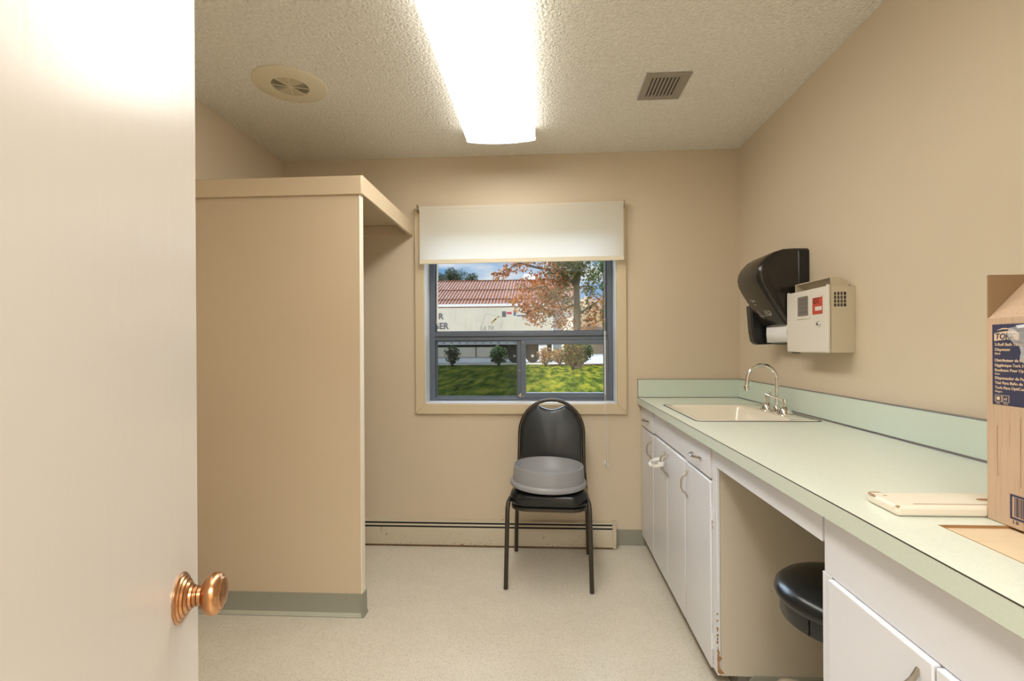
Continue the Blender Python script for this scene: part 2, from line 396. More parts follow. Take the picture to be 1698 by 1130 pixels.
# ------------------------------------------------------------------ closet partition
cl = thing('built_in_closet', 'tan painted built-in closet partition with grey base, standing left of the window', 'closet', (-1.25, 2.65, 0))
PX1 = -.838
bx('side_panel', M_panel, XL+.001, PX1-.006, 2.215, 2.253, .0, 1.99, cl)
bx('edge_strip', M_edge, PX1-.006, PX1, 2.213, 2.255, .0, 1.945, cl, .002, label='pale painted end strip')
bx('front_fascia', M_band, XL+.001, PX1+.012, 2.202, 2.214, 1.938, 2.023, cl, .004)
bx('side_header', M_band, PX1-.008, PX1+.012, 2.215, YB-.001, 1.942, 2.028, cl, .002)
bx('top_board', M_band, XL+.001, PX1-.008, 2.215, YB-.001, 2.008, 2.024, cl, .002)
bx('ledger_strip', M_band, XL+.001, PX1-.01, YB-.020, YB-.001, 1.945, 2.007, cl, .002)
b = B(); tube(b, [(XL+.002, 2.70, 1.80), (PX1-.3, 2.70, 1.80)], .016)  # short rod, behind the panel
b.free()
b = B(); prism(b, [(2.2145, 0), (2.2145, .104), (2.2105, .104), (2.2085, .018), (2.200, .002), (2.200, 0)], 'x', XL+.001, PX1+.004)
obj('cove_base', b, M_cove, cl)
b = B(); prism(b, [(PX1, 0), (PX1, .104), (PX1+.005, .104), (PX1+.007, .018), (PX1+.012, .002), (PX1+.012, 0)], 'y', 2.2, 2.258)
obj('cove_base', b, M_cove, cl)
b = B(); prism(b, [(2.2089, .0185), (2.2079, .0185), (2.1995, .0035), (2.2005, .0015)], 'x', XL+.001, PX1+.008); obj('cove_toe', b, M_coveL, cl)

# ------------------------------------------------------------------ heater
ht = thing('baseboard_heater', 'long cream baseboard heater with rust-chipped lower edge under the window', 'heater', (-.6, YB-.04, 0))
HX0, HX1 = XL+.01, .412; HY = 3.012
b = B()
prism(b, [(YB-.001, .146), (YB-.001, .150), (HY+.022, .150), (HY+.020, .1445), (HY+.023, .1445), (HY+.025, .146)], 'x', HX0, HX1)
obj('top_hood', b, M_heater, ht)
b = B(); prism(b, [(HY, .012), (HY, .108), (HY+.004, .1175), (HY+.007, .1165), (HY+.004, .107), (HY+.004, .012)], 'x', HX0, HX1)
obj('front_panel', b, M_heater, ht)
b = B(); prism(b, [(HY+.008, .1265), (HY+.012, .1365), (HY+.015, .1355), (HY+.011, .1255)], 'x', HX0, HX1); obj('damper_blade', b, M_heater, ht)
b = B(); prism(b, [(HY+.005, .012), (HY+.008, .114), (HY+.024, .145), (YB-.001, .145), (YB-.001, .012)], 'x', HX0, HX1); obj('fin_core', b, M_black, ht)
bx('bottom_edge', M_rust, HX0, HX1+.012, HY+.001, YB-.001, .0, .011, ht)
b = B(); prism(b, [(HY-.003, .004), (HY-.003, .108), (HY+.006, .124), (HY+.004, .154), (YB-.001, .154), (YB-.001, .004)], 'x', HX1, HX1+.022)
obj('end_cap', b, M_heater, ht, .003)
# paint chips on the front
random.seed(4)
b = B()
for k in range(70):
    xx = random.choice([random.uniform(-.95, HX1), random.gauss(-.45, .1), random.gauss(.25, .1)])
    if not HX0 < xx < HX1-.02: continue
    zz = .013+abs(random.gauss(0, .008)) if random.random() < .85 else random.uniform(.03, .09); w = random.uniform(.002, .014); h = random.uniform(.001, .004)
    flake(b, 'y', xx, zz+h/2, w*.8, h*.7, HY-.0006, HY+.001)
obj('paint_chips', b, M_rust, ht, kind='stuff')

# ------------------------------------------------------------------ cabinets
CF = .600   # outer face of doors
BODY = .618
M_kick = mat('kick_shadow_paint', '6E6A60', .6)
def pull(parent, y, z, vertical=True, L=.098, x=CF, droop=0):
    """arched chrome bar pull with flared feet"""
    pts = []
    for t, o in ((-.60, .001), (-.5, .004), (-.40, .010), (-.30, .022), (-.15, .027), (.15, .027), (.30, .022), (.40, .010), (.5, .004), (.60, .001)):
        pts.append((x-o, y, z+t*L) if vertical else (x-o, y+t*L, z))
    rs = [.0025, .0045, .0048, .0042, .0040, .0040, .0042, .0048, .0045, .0025]
    b = B(); tube(b, pts, rs, 10); return obj('handle', b, M_pull, parent)
def cabinet(label, y0, y1, fronts, kick=True, side=None):
    c = thing('base_cabinet', label, 'cabinet', ((BODY+XR)/2, (y0+y1)/2, 0))
    b = B()
    # carcass: sides, bottom, back, face frame
    box(b, BODY, XR-.001, y0, y0+.018, .070, .878); box(b, BODY, XR-.001, y1-.018, y1, .070, .878)
    box(b, BODY, XR-.001, y0+.018, y1-.018, .070, .088); box(b, XR-.02, XR-.001, y0+.018, y1-.018, .088, .878)
    box(b, BODY, BODY+.018, y0+.018, y1-.018, .088, .878)
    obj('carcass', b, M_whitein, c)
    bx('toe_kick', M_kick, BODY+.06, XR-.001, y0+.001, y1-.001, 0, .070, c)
    for f in fronts:
        typ, a, z0, bb, z1 = f[:5]; g = .0015
        x0 = f[5] if len(f) > 5 else CF
        p = bx(typ, M_white, x0, BODY-.0005, a+g, bb-g, z0, z1, c, .003)
        p['_x'] = 0; del p['_x']
        if typ == 'drawer': pull(p, (a+bb)/2, (z0+z1)/2-.005, False, x=x0)
        if typ == 'door': pull(p, f[6], f[7], True, x=x0)
    return c
c1 = cabinet('narrow white cabinet in the far corner, one drawer over one door', 2.755, 3.082,
    [('drawer', 2.760, .747, 3.078, .862), ('door', 2.760, .066, 3.078, .738, CF, 2.790, .655)])
c2 = cabinet('wide white sink cabinet with plain top panel and two doors locked together', 2.137, 2.753,
    [('false_front', 2.137, .752, 2.753, .872, .606), ('door', 2.447, .064, 2.753, .742, CF, 2.472, .655), ('door', 2.142, .064, 2.445, .742, CF, 2.420, .655)])
c3 = cabinet('narrow white cabinet beside the knee space, its paint chipped along the edge', 1.772, 2.135,
    [('drawer', 1.822, .752, 2.133, .866), ('door', 1.822, .064, 2.133, .742, CF, 2.100, .655)])
bx('face_stile', M_white, CF+.006, BODY-.0005, 1.772, 1.818, .070, .878, c3, .002)
# hinges and chipped wood on the stile of c3
for z_ in (.60, .135):
    b = B(); lathe(b, [(.004, 0), (.004, .055)], (CF+.003, 1.8195, z_), 10); box(b, CF+.004, CF+.006, 1.805, 1.817, z_+.004, z_+.05)
    obj('hinge', b, M_white, c3)
b = B()
random.seed(9)
for k in range(26):
    z_ = random.choice([random.uniform(.075, .22), random.uniform(.075, .30), random.uniform(.57, .66)]); h = random.uniform(.003, .016)
    if z_ > .5: y_ = random.uniform(1.812, 1.821)
    else: y_ = random.choice([1.772, 1.817, 1.775])
    w = random.uniform(.001, .004)
    if y_ < 1.78: flake(b, 'y', CF+.0065, z_, w*1.3, h*.6, 1.7714, 1.773)
    else: flake(b, 'x', y_, z_, w*.7, h*.5, CF+.0052, CF+.007)
prism(b, [(.6065, .082), (.6065, .175), (.613, .150), (.611, .140), (.622, .132), (.612, .118), (.614, .095), (.630, .078), (.612, .076)], 'y', 1.7712, 1.773)
obj('chipped_wood', b, M_woodtear, c3, kind='stuff')
c3b = B(); prism(c3b, [(.715, 0.0), (.715, .060), (.728, .073), (1.199, .073), (1.199, 0.0)], 'y', 1.765, 1.7715); obj('cove_base', c3b, M_cove, c3)

c4 = cabinet('large white base cabinet in the foreground at the right edge, raised-edge doors', .02, 1.100,
    [('door', .789, .064, 1.072, .742, .594, .820, .66), ('door', .500, .064, .787, .742, .594, .750, .66), ('door', .21, .064, .498, .742, .594, .47, .66)])
bx('face_frame', M_white, CF+.004, BODY-.0005, .022, 1.100, .744, .878, c4, .001)
bx('face_stile', M_white, CF+.004, BODY-.0005, 1.074, 1.108, .070, .7435, c4, .001)
fr = bx('apron_rail', M_white, CF+.004, BODY, 1.1085, 1.7715, .806, .878, None, .001)
tag(fr, 'long white painted rail under the counter above the knee space', 'rail')
# child lock looped through the middle handles
lk = thing('cabinet_lock', 'white plastic child lock looped around the two sink cabinet handles', 'lock', (.56, 2.446, .67))
b = B(); N_ = 28; rings = []
for k in range(N_):
    a = 2*PI*k/N_; cx_, cy_ = .553+.034*math.cos(a), 2.446+.046*math.sin(a); zz = .664-.010*math.cos(a+PI)+.004*math.sin(a); d_ = Vector((math.cos(a), math.sin(a), 0))
    c_ = Vector((cx_, cy_, zz)); rings.append([c_+d_*.0022+Vector((0, 0, .007)), c_-d_*.0022+Vector((0, 0, .007)), c_-d_*.0042-Vector((0, 0, .007)), c_+d_*.0-Vector((0, 0, .007))])
loft(b, rings+[rings[0]], False, False); bmesh.ops.remove_doubles(b, verts=b.verts[:], dist=1e-6); obj('loop', b, M_paper, lk)
bx('clasp', M_paper, .545, .570, 2.394, 2.402, .655, .676, lk, .002)
b = B(); box(b, .511, .522, 2.432, 2.460, .645, .663); obj('clasp', b, M_paper, lk, .004)

# countertop
ct = thing('countertop', 'long pale mint laminate countertop with backsplash along the right wall', 'countertop', (.88, 1.6, .879))
TX0, TZ0, TZ1 = .577, .879, .917
SX0, SX1, SY0, SY1 = .636, 1.158, 2.098, 2.700
HXa, HXb, HYa, HYb = .690, .98, .52, .905
b = B(); plate(b, [TX0, XR-.02], [-.09, YB-.02], [(SX0+.012, SX1-.012, SY0+.012, SY1-.012), (HXa, HXb, HYa, HYb)], TZ0, TZ1)
# far strips beneath the backsplash
obj('top', b, M_mint, ct, smooth=False)
bx('front_edge', M_minte, TX0-.0015, TX0, -.09, YB-.001, TZ0, TZ1-.0012, ct)
bx('seam_line', M_seam, TX0-.0017, TX0+.0003, -.09, YB-.001, TZ1-.0012, TZ1+.0004, ct)
bx('backsplash', M_mintb, XR-.020, XR-.001, -.09, YB-.001, TZ0, 1.028, ct)
bx('backsplash', M_mintb, TX0+.002, XR-.020, YB-.020, YB-.001, TZ0, 1.028, ct)
b = B(); box(b, XR-.021, XR-.001, -.09, YB-.001, 1.028, 1.0305); box(b, TX0+.002, XR-.021, YB-.021, YB-.001, 1.028, 1.0305)
box(b, TX0+.001, TX0+.002, YB-.021, YB-.001, TZ1, 1.0305); obj('metal_edging', b, M_alu, ct)
b = B(); prism(b, [(XR-.020, TZ1), (XR-.020, TZ1+.006), (XR-.0215, TZ1+.006), (XR-.026, TZ1+.0015), (XR-.026, TZ1)], 'y', -.09, YB-.021)
prism(b, [(YB-.020, TZ1), (YB-.020, TZ1+.004), (YB-.0215, TZ1+.004), (YB-.024, TZ1+.001), (YB-.024, TZ1)], 'x', TX0+.002, XR-.021)
obj('cove_edging', b, M_alu, ct)
bx('cutout_board', M_ply, HXa+.0005, HXb-.0005, HYa+.0005, HYb-.0005, TZ0, TZ1-.0045, ct, label='bare plywood showing in a rectangular cutout')
b = B(); box(b, HXa-.0005, HXa+.0015, HYa, HYb, TZ1-.005, TZ1+.0003); box(b, HXa, HXb, HYb-.0015, HYb+.0006, TZ1-.005, TZ1+.0003); obj('cutout_edge', b, M_woodtear, ct)

# sink
sk = thing('drop_in_sink', 'cream enamel drop-in sink with dark metal rim set in the counter', 'sink', ((SX0+SX1)/2, (SY0+SY1)/2, TZ1))
def ringpts(x0, x1, y0, y1, r, z, n=6):
    return [(p[0], p[1], z) for p in rrect(x1-x0, y1-y0, r, n, (x0+x1)/2, (y0+y1)/2)]
b = B()
loft(b, [ringpts(SX0, SX1, SY0, SY1, .030, TZ1+.0002), ringpts(SX0+.001, SX1-.001, SY0+.001, SY1-.001, .030, TZ1+.0022), ringpts(SX0+.0075, SX1-.0075, SY0+.0075, SY1-.0075, .025, TZ1+.0022),
         ringpts(SX0+.0080, SX1-.0080, SY0+.0080, SY1-.0080, .025, TZ1+.0002)], False, False)
obj('metal_rim', b, M_ring, sk)
b = B(); bowl = (SX0+.035, SX1-.115, SY0+.035, SY1-.035)
x0, x1, y0, y1 = bowl
rings = [ringpts(SX0+.0082, SX1-.0082, SY0+.0082, SY1-.0082, .024, TZ1+.0005), ringpts(SX0+.014, SX1-.014, SY0+.014, SY1-.014, .022, TZ1+.003),
         ringpts(x0-.012, x1+.012, y0-.012, y1+.012, .045, TZ1+.003), ringpts(x0-.004, x1+.004, y0-.004, y1+.004, .045, TZ1+.000), ringpts(x0+.004, x1-.004, y0+.004, y1-.004, .045, TZ1-.012),
         ringpts(x0+.012, x1-.012, y0+.012, y1-.012, .05, TZ1-.12), ringpts(x0+.03, x1-.03, y0+.03, y1-.03, .05, TZ1-.155), ringpts(x0+.07, x1-.07, y0+.07, y1-.07, .05, TZ1-.165)]
loft(b, rings, False, True); obj('basin', b, M_sink, sk, ang=60)
b = B(); lathe(b, [(.045, 0), (.045, .003), (.035, .004), (.02, .001), (0, .001)], ((x0+x1)/2, (y0+y1)/2, TZ1-.165), 24, cap0=False); obj('drain', b, M_chrome, sk)

# faucet
fc = thing('gooseneck_faucet', 'chrome gooseneck faucet with two lever handles behind the sink bowl', 'faucet', (1.105, 2.404, TZ1+.003))
fz = TZ1+.003; fx, fy = 1.105, 2.404
b = B(); lathe(b, [(.030, 0), (.030, .004), (.024, .007), (.017, .012), (.015, .020), (.0115, .026)], (fx, fy, fz), 24); obj('base_flange', b, M_chrome, fc)
b = B(); zc = 1.072; R = .068; pts = [(fx, fy, fz+.02), (fx, fy, 1.0), (fx, fy, zc)]
for k in range(1, 15): a = PI*k/15*1.02; pts.append((fx-R+R*math.cos(a), fy, zc+R*math.sin(a)))
pts += [(fx-2*R-.002, fy, 1.058), (fx-2*R-.003, fy, 1.040)]
tube(b, pts, .0088, 16); obj('spout', b, M_chrome, fc)
b = B(); lathe(b, [(.0095, .0), (.013, -.002), (.013, -.010), (.0105, -.012), (.0118, -.013), (.0110, -.025), (.009, -.026)], (fx-2*R-.003, fy, 1.044), 20); obj('aerator', b, M_chrome, fc)
def fhandle(y, d):
    h = B(); lathe(h, [(.036, 0), (.036, .003), (.030, .006), (.026, .016), (.021, .026), (.012, .032), (.008, .034), (.0075, .040), (.010, .050), (.0125, .064), (.0115, .067), (0, .068)], (fx-.004, y, fz), 24)
    o = obj('valve_body', h, M_chrome, fc)
    h = B(); s = Vector((fx-.004, y, fz+.059)); d = Vector(d).normalized()
    pts = [s+d*t for t in (0, .02, .045, .062, .075, .088)]; tube(h, pts, [.006, .005, .0045, .0075, .0085, .004], 12, flat=.7)
    obj('lever', h, M_chrome, fc)
fhandle(2.318, (-.75, .55, .34)); fhandle(2.492, (-.25, -.9, .42))

# ------------------------------------------------------------------ white board on the counter
wb = thing('shelf_board', 'white painted board with worn edges and a groove, lying beside the box', 'board', (.78, .98, TZ1))
b = B(); box(b, .648, .96, .944, 1.036, TZ1+.0005, TZ1+.0195); 
for v in b.verts:
    if v.co.x < .7 and v.co.y > 1: v.co.x += .004
obj('board', b, M_board, wb, .006, 3)
bx('groove', M_woodtear, .688, .93, .9585, .9605, TZ1+.0193, TZ1+.0199, wb, label='dark narrow groove cut along the board')
b = B(); lathe(b, [(.014, 0), (.014, .0006)], (0, 0, 0), 20)
for v in b.verts: v.co = Vector((v.co.x*1.2+.842, v.co.y*.45+.990, v.co.z+TZ1+.0194))
obj('hole', b, M_woodtear, wb)
b = B()
for (xx, yy, ww, hh) in ((.650, .9455, .004, .004), (.6515, 1.02, .003, .012), (.665, 1.033, .012, .003), (.672, 1.012, .004, .002)):
    lathe(b, [(1, 0), (1, .0006)], (0, 0, 0), 7)
    for v in list(b.verts)[-14:]: v.co = Vector((xx+v.co.x*ww, yy+v.co.y*hh, TZ1+.0192+v.co.z))
obj('worn_spots', b, M_woodtear, wb, kind='stuff')

# ------------------------------------------------------------------ cardboard box
BX = .805; BY1 = .943; BY0 = .62; BXR = 1.12; BZ1 = 1.281
cb = thing('cardboard_box', 'open tall cardboard carton with navy printed label on the counter', 'box', ((BX+BXR)/2, (BY0+BY1)/2, TZ1))
z0 = TZ1+.0008; tk = .004
b = B(); box(b, BX, BX+tk, BY0, BY1, z0, BZ1); box(b, BXR-tk, BXR, BY0, BY1, z0, BZ1); box(b, BX+tk, BXR-tk, BY1-tk, BY1, z0, BZ1); box(b, BX+tk, BXR-tk, BY0, BY0+tk, z0, BZ1)
box(b, BX+tk, BXR-tk, BY0+tk, BY1-tk, z0, z0+tk); obj('carton', b, M_card, cb, .0008)
b = B(); prism(b, [(BX+.0005, BZ1), (BX+.0035, BZ1-.001), (BX+.110, BZ1+.108), (BX+.107, BZ1+.111)], 'y', BY0+.002, BY1-.002); obj('side_flap', b, M_card, cb)
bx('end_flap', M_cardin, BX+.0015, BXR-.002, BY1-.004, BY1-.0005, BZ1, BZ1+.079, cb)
b = B(); prism(b, [(BY0, BZ1), (BY0+.003, BZ1), (BY0-.08, BZ1-.07), (BY0-.083, BZ1-.068)], 'x', BX+.002, BXR-.002); obj('end_flap', b, M_card, cb)
b = B(); prism(b, [(BXR, BZ1), (BXR-.003, BZ1), (BXR+.055, BZ1+.095), (BXR+.058, BZ1+.093)], 'y', BY0+.002, BY1-.002); obj('side_flap', b, M_card, cb)
lx = BX-.0003
bx('label_panel', M_navy, lx, BX+.001, .73, .9305, 1.127, 1.2695, cb, label='navy blue printed panel')
tx = lx-.0003; RT, UP = (0, -1, 0), (0, 0, 1)
def T(s, z, size, y=.9255, m=M_cardtext, bold=.00012, **k): return text('lettering', s, size, (tx, y, z), RT, UP, m, cb, .0002, bold=bold, **k)
# brand plate with arc above
b = B(); pl_ = []
for k in range(9): t = k/8; pl_.append((.9265-.046*t, 1.2535+.0035*math.sin(PI*t*.9)))
pl_ += [(.8805, 1.2405), (.9035, 1.2425), (.9265, 1.2400)]
prism(b, pl_, 'x', tx, lx+.0002); obj('logo_plate', b, M_cardtext, cb)
b = B(); up_ = [(.922-.030*k/8, 1.2585+.0042*math.sin(PI*k/8)) for k in range(9)]; dn_ = [(y, 1.2585+(z-1.2585)*.45) for y, z in up_[::-1]]
prism(b, up_+dn_[1:-1], 'x', tx, lx+.0002); obj('logo_arc', b, M_cardtext, cb)
text('lettering', 'TORK', .0142, (tx-.0002, .9245, 1.2433), RT, UP, M_navy, cb, .0002, bold=.0003, shear=.15, xs=.95)
T('3-Roll Bath Tissue', 1.2313, .0072); T('Dispenser', 1.2225, .0072); T('Black', 1.2160, .0052, bold=0)
T('Distributeur de Papier', 1.2035, .0070); T('Hygiénique Tork 3', 1.1947, .0070); T('Rouleaux Pour OptiCore', 1.1862, .0070); T('Noir', 1.1800, .0052, bold=0)
T('Dispensador de Papel', 1.1722, .0070); T('Tisú Para Baño de 3 Rollos', 1.1637, .0070); T('Tork Para OptiCore', 1.1552, .0070); T('Negro', 1.1490, .0052, bold=0)
for yy in (.9255, .9115):
    b = B(); plate(b, [yy-.0125, yy], [1.1325, 1.1445], [(yy-.0118, yy-.0007, 1.1332, 1.1438)], tx, lx+.0002, lambda x, y, z: (z, x, y)); obj('icon_frame', b, M_cardtext, cb)
b = B(); box(b, tx, lx, .9165, .9225, 1.1355, 1.1415); obj('icon_square', b, M_cardtext, cb)
T('x1', 1.1362, .0070, y=.9088); T('Pack', 1.1290, .0036, y=.9230, bold=0); T('Pieza', 1.1290, .0036, y=.9085, bold=0)
b = B(); plate(b, [.80, .8985], [.933, .9755], [(.8035, .8950, .9365, .9720)], lx-.0002, BX+.0002, lambda x, y, z: (z, x, y))
random.seed(3); yy = .8905
while yy > .815:
    w = random.choice([.0005, .0008, .0013, .002]); box(b, lx-.0002, BX+.0002, yy-w, yy, .9385, .971); yy -= w+random.choice([.0007, .0012, .0018])
obj('barcode', b, M_navy, cb)
T('1 0', .9255, .0085, y=.8945, m=M_navy, bold=0)
b = B(); box(b, BX-.0004, BX+.0002, .879, .8795, .99, 1.11); box(b, BX-.0004, BX+.0002, .9215, .922, 1.0, 1.09); obj('crease', b, M_cardin, cb)

# crumpled film hanging on the box label
random.seed(12)
b = B()
NU, NV = 12, 12; grid = []
for i in range(NU):
    row = []
    for j in range(NV):
        s, t = i/(NU-1), j/(NV-1)
        y_ = .890-.075*s - .036*t*(1-.5*s); z_ = 1.262+.010*s-.058*t
        if s < .2: z_ += -.0
        x_ = BX-.006-.012*math.sin(3*s+5*t)**2-random.uniform(0, .006)
        row.append(b.verts.new((x_, y_, z_)))
    grid.append(row)
for i in range(NU-1):
    for j in range(NV-1): b.faces.new((grid[i][j], grid[i+1][j], grid[i+1][j+1], grid[i][j+1]))
pb = obj('plastic_bag', b, M_film, None, smooth=True, ang=22)
tag(pb, 'crumpled clear plastic bag hanging over the label of the cardboard box', 'plastic bag')

# ------------------------------------------------------------------ paper towel dispenser
pd = thing('towel_dispenser', 'glossy black paper towel dispenser on the right wall above the faucet', 'dispenser', (XR, 2.42, 1.24))
Yn, Yf = 2.293, 2.552
def arcprof(off=0):
    key = [(1.199, 1.677), (1.140, 1.678), (1.093, 1.675), (1.052, 1.662), (1.018, 1.640), (.993, 1.613), (.979, 1.585), (.975, 1.556), (.980, 1.528), (.993, 1.500), (1.012, 1.468), (1.045, 1.412), (1.078, 1.357), (1.094, 1.331), (1.105, 1.326), (1.199, 1.326)]
    return key
kp = arcprof()
cen = Vector((1.14, 1.50))
def insetprof(p, d):
    out = []
    for i, (x_, z_) in enumerate(p):
        if x_ > 1.19: out.append((x_, z_ + (-d if z_ > 1.5 else d))); continue
        a = Vector(p[max(0, i-1)]); c_ = Vector(p[min(len(p)-1, i+1)]); t = (c_-a).normalized(); n = Vector((t.y, -t.x))
        if n.dot(cen-Vector((x_, z_))) < 0: n = -n
        out.append((x_+n.x*d, z_+n.y*d))
    return out
b = B(); rings = []
for y_, d in ((Yn, .022), (Yn+.002, .014), (Yn+.006, .007), (Yn+.013, .002), (Yn+.024, 0), (Yf-.024, 0), (Yf-.013, .002), (Yf-.006, .007), (Yf-.002, .014), (Yf, .022)):
    rings.append([(p[0], y_, p[1]) for p in insetprof(kp, d)])
loft(b, rings); obj('cover', b, M_dplastic, pd, ang=50)
bx('back_plate', M_dplastic2, 1.150, 1.1995, Yn-.004, Yf+.004, 1.245, 1.668, pd, .006)
b = B(); prism(b, [(1.180, 1.240), (1.180, 1.45), (1.052, 1.46), (1.040, 1.43), (1.050, 1.30), (1.058, 1.255), (1.075, 1.238)], 'y', Yf-.012, Yf+.045); obj('end_bracket', b, M_dplastic2, pd, .008, 3)
b = B(); prism(b, [(1.178, 1.236), (1.178, 1.328), (1.125, 1.328), (1.118, 1.30), (1.122, 1.262), (1.145, 1.240)], 'y', Yn+.02, Yf-.012); obj('paper_guide', b, M_dplastic2, pd, .004)
b = B()
vs = []; NT = 34
ya, yb = Yn+.012, Yf-.040
top = [b.verts.new((1.108, ya+(yb-ya)*k/(2*NT), 1.335)) for k in range(2*NT+1)]
mid = [b.verts.new((1.106, ya+(yb-ya)*k/(2*NT), 1.290)) for k in range(2*NT+1)]
bot = [b.verts.new((1.110, ya+(yb-ya)*k/(2*NT), 1.2465+(.003 if k % 2 else 0))) for k in range(2*NT+1)]
for A_, B_ in ((top, mid), (mid, bot)):
    for k in range(2*NT): b.faces.new((A_[k], A_[k+1], B_[k+1], B_[k]))
po = obj('paper_sheet', b, M_paper, pd); sm = po.modifiers.new('thick', 'SOLIDIFY'); sm.thickness = .0008
b = B(); prism(b, [(2.575, 1.415), (2.585, 1.435), (2.575, 1.462), (2.562, 1.452), (2.558, 1.43)], 'x', 1.0425, 1.0445)
obj('sticker', b, M_front, pd)
# faint printing on the sloping front: right direction is -y, up is along the slope
sl_a = Vector((1.078, 0, 1.357)); sl_b = Vector((1.012, 0, 1.468)); upv = (sl_b-sl_a).normalized()
def onfront(y, t): p = sl_a.lerp(sl_b, t); n = Vector((-upv.z, 0, upv.x)); return Vector((p.x, y, p.z)) + n*.0006
text('lettering', 'Tork', .020, onfront(2.485, .80), (0, -1, 0), upv, M_ink, pd, .0002)
text('lettering', 'Xpress', .008, onfront(2.475, .67), (0, -1, 0), upv, M_ink, pd, .0001)
b = B()
def stroke(y0, t0, y1, t1, w=.0006):
    a = onfront(y0, t0); c_ = onfront(y1, t1); tube(b, [a, c_], w, 5)
stroke(2.475, .18, 2.375, .18); stroke(2.487, .40, 2.478, .12); stroke(2.468, .34, 2.46, .06); stroke(2.478, .44, 2.470, .36)
for q in (2.415, 2.405, 2.392): stroke(q, .40, q-.004, .22)
stroke(2.378, .36, 2.366, .36, .0009); stroke(2.366, .36, 2.362, .20, .0012); stroke(2.362, .20, 2.380, .18, .0012); stroke(2.380, .18, 2.386, .27, .0009)
obj('printed_diagram', b, M_ink, pd)

# ------------------------------------------------------------------ sharps cabinet
sh = thing('wall_cabinet', 'small beige locking wall box with red label, mounted beside the black dispenser', 'wall box', (XR, 2.12, 1.21))
SXf = 1.095; sy0, sy1, sz0, sz1 = 1.966, 2.283, 1.205, 1.462
b = B(); gx0, gx1, gz0, gz1 = 1.120, 1.168, 1.383, 1.442
vent = [(gx0+.0005+i*.0122, gx0+.0005+i*.0122+.0098, gz0+j*.0148, gz0+j*.0148+.0120) for i in range(4) for j in range(4)]
plate(b, [SXf+.014, XR-.0005], [sz0, sz1], vent, 0, .003, lambda x, y, z: (x, sy0+.003-z if False else sy0+z, y))
obj('side_panel', b, M_beige, sh, smooth=False)
b = B(); box(b, SXf+.014, XR-.0005, sy1-.003, sy1, sz0, sz1); box(b, SXf+.014, XR-.0005, sy0+.003, sy1-.003, sz0, sz0+.003); box(b, XR-.004, XR-.0005, sy0+.003, sy1-.003, sz0+.003, sz1)
box(b, SXf+.035, XR-.004, sy0+.003, sy1-.003, sz1-.003, sz1); obj('casing', b, M_beige, sh, .001)
bx('inner_bin', M_lensgrey, SXf+.020, XR-.006, sy0+.012, sy1-.012, sz0+.004, sz1-.012, sh)
b = B(); box(b, SXf, SXf+.0138, sy0-.002, sy1+.002, sz0-.002, sz1+.003)
dr = obj('door', b, M_front, sh, .0075, 4)
b = B(); prism(b, [(sy1-.012, sz1-.02), (sy1-.012, sz1+.008), (sy1+.001, sz1+.004), (sy1+.001, sz1-.02)], 'x', SXf+.001, SXf+.012); obj('raised_corner', b, M_front, sh, .003)
b = B(); prism(b, [(sy0+.012, sz1-.02), (sy0+.012, sz1+.010), (sy0-.001, sz1+.006), (sy0-.001, sz1-.02)], 'x', SXf+.001, SXf+.012)
obj('raised_corner', b, M_front, sh, .003)
# little viewing window on the door
wy0, wy1, wz0, wz1 = 2.083, 2.200, 1.343, 1.452
b = B(); loft(b, [[(SXf+.001, p[0], p[1]) for p in rrect(wy1-wy0, wz1-wz0, .010, 4, (wy0+wy1)/2, (wz0+wz1)/2)], [(SXf-.004, p[0], p[1]) for p in rrect(wy1-wy0-.004, wz1-wz0-.004, .010, 4, (wy0+wy1)/2, (wz0+wz1)/2)],
     [(SXf-.004, p[0], p[1]) for p in rrect(wy1-wy0-.024, wz1-wz0-.024, .008, 4, (wy0+wy1)/2, (wz0+wz1)/2)], [(SXf-.001, p[0], p[1]) for p in rrect(wy1-wy0-.028, wz1-wz0-.028, .008, 4, (wy0+wy1)/2, (wz0+wz1)/2)]], False, False)
obj('window_bezel', b, M_front, sh)
b = B(); loft(b, [[(x_, p[0], p[1]) for p in rrect(wy1-wy0-.028, wz1-wz0-.028, .008, 4, (wy0+wy1)/2, (wz0+wz1)/2)] for x_ in (SXf+.0005, SXf-.0015)])
vp_ = obj('viewing_pane', b, M_lensgrey, sh)
b = B()
for i in range(3):
    for j in range(4): box(b, SXf-.0022, SXf-.0014, 2.112+i*.022, 2.112+i*.022+.015, 1.367+j*.017, 1.367+j*.017+.012)
obj('pane_grid', b, mat('grey_grid', '6A645E', .4), sh)
bx('warning_label', M_red, SXf-.0006, SXf+.0002, 1.998, 2.070, 1.358, 1.432, sh)
bx('label_patch', M_front, SXf-.0009, SXf-.0004, 2.002, 2.050, 1.373, 1.389, sh)
bx('label_patch', M_front, SXf-.0009, SXf-.0004, 1.999, 2.069, 1.4255, 1.4315, sh)
text('lettering', 'DANGER', .0095, (SXf-.0008, 2.060, 1.4165), (0, -1, 0), (0, 0, 1), M_dark, sh, .0002)
for z_, s_ in ((1.409, 'BIOHAZARD'), (1.401, 'SHARPS ONLY')): text('lettering', s_, .0065, (SXf-.0008, 2.064, z_), (0, -1, 0), (0, 0, 1), M_dark, sh, .0002)
b = B(); lathe(b, [(.011, 0), (.011, .004), (.0085, .007), (.007, .0065), (0, .0065)], (SXf, 2.024, 1.318), 20, (-1, 0, 0)); obj('lock', b, M_chrome, sh)
b = B(); box(b, SXf-.0075, SXf-.006, 2.021, 2.027, 1.3165, 1.3195); obj('keyhole', b, M_black, sh)
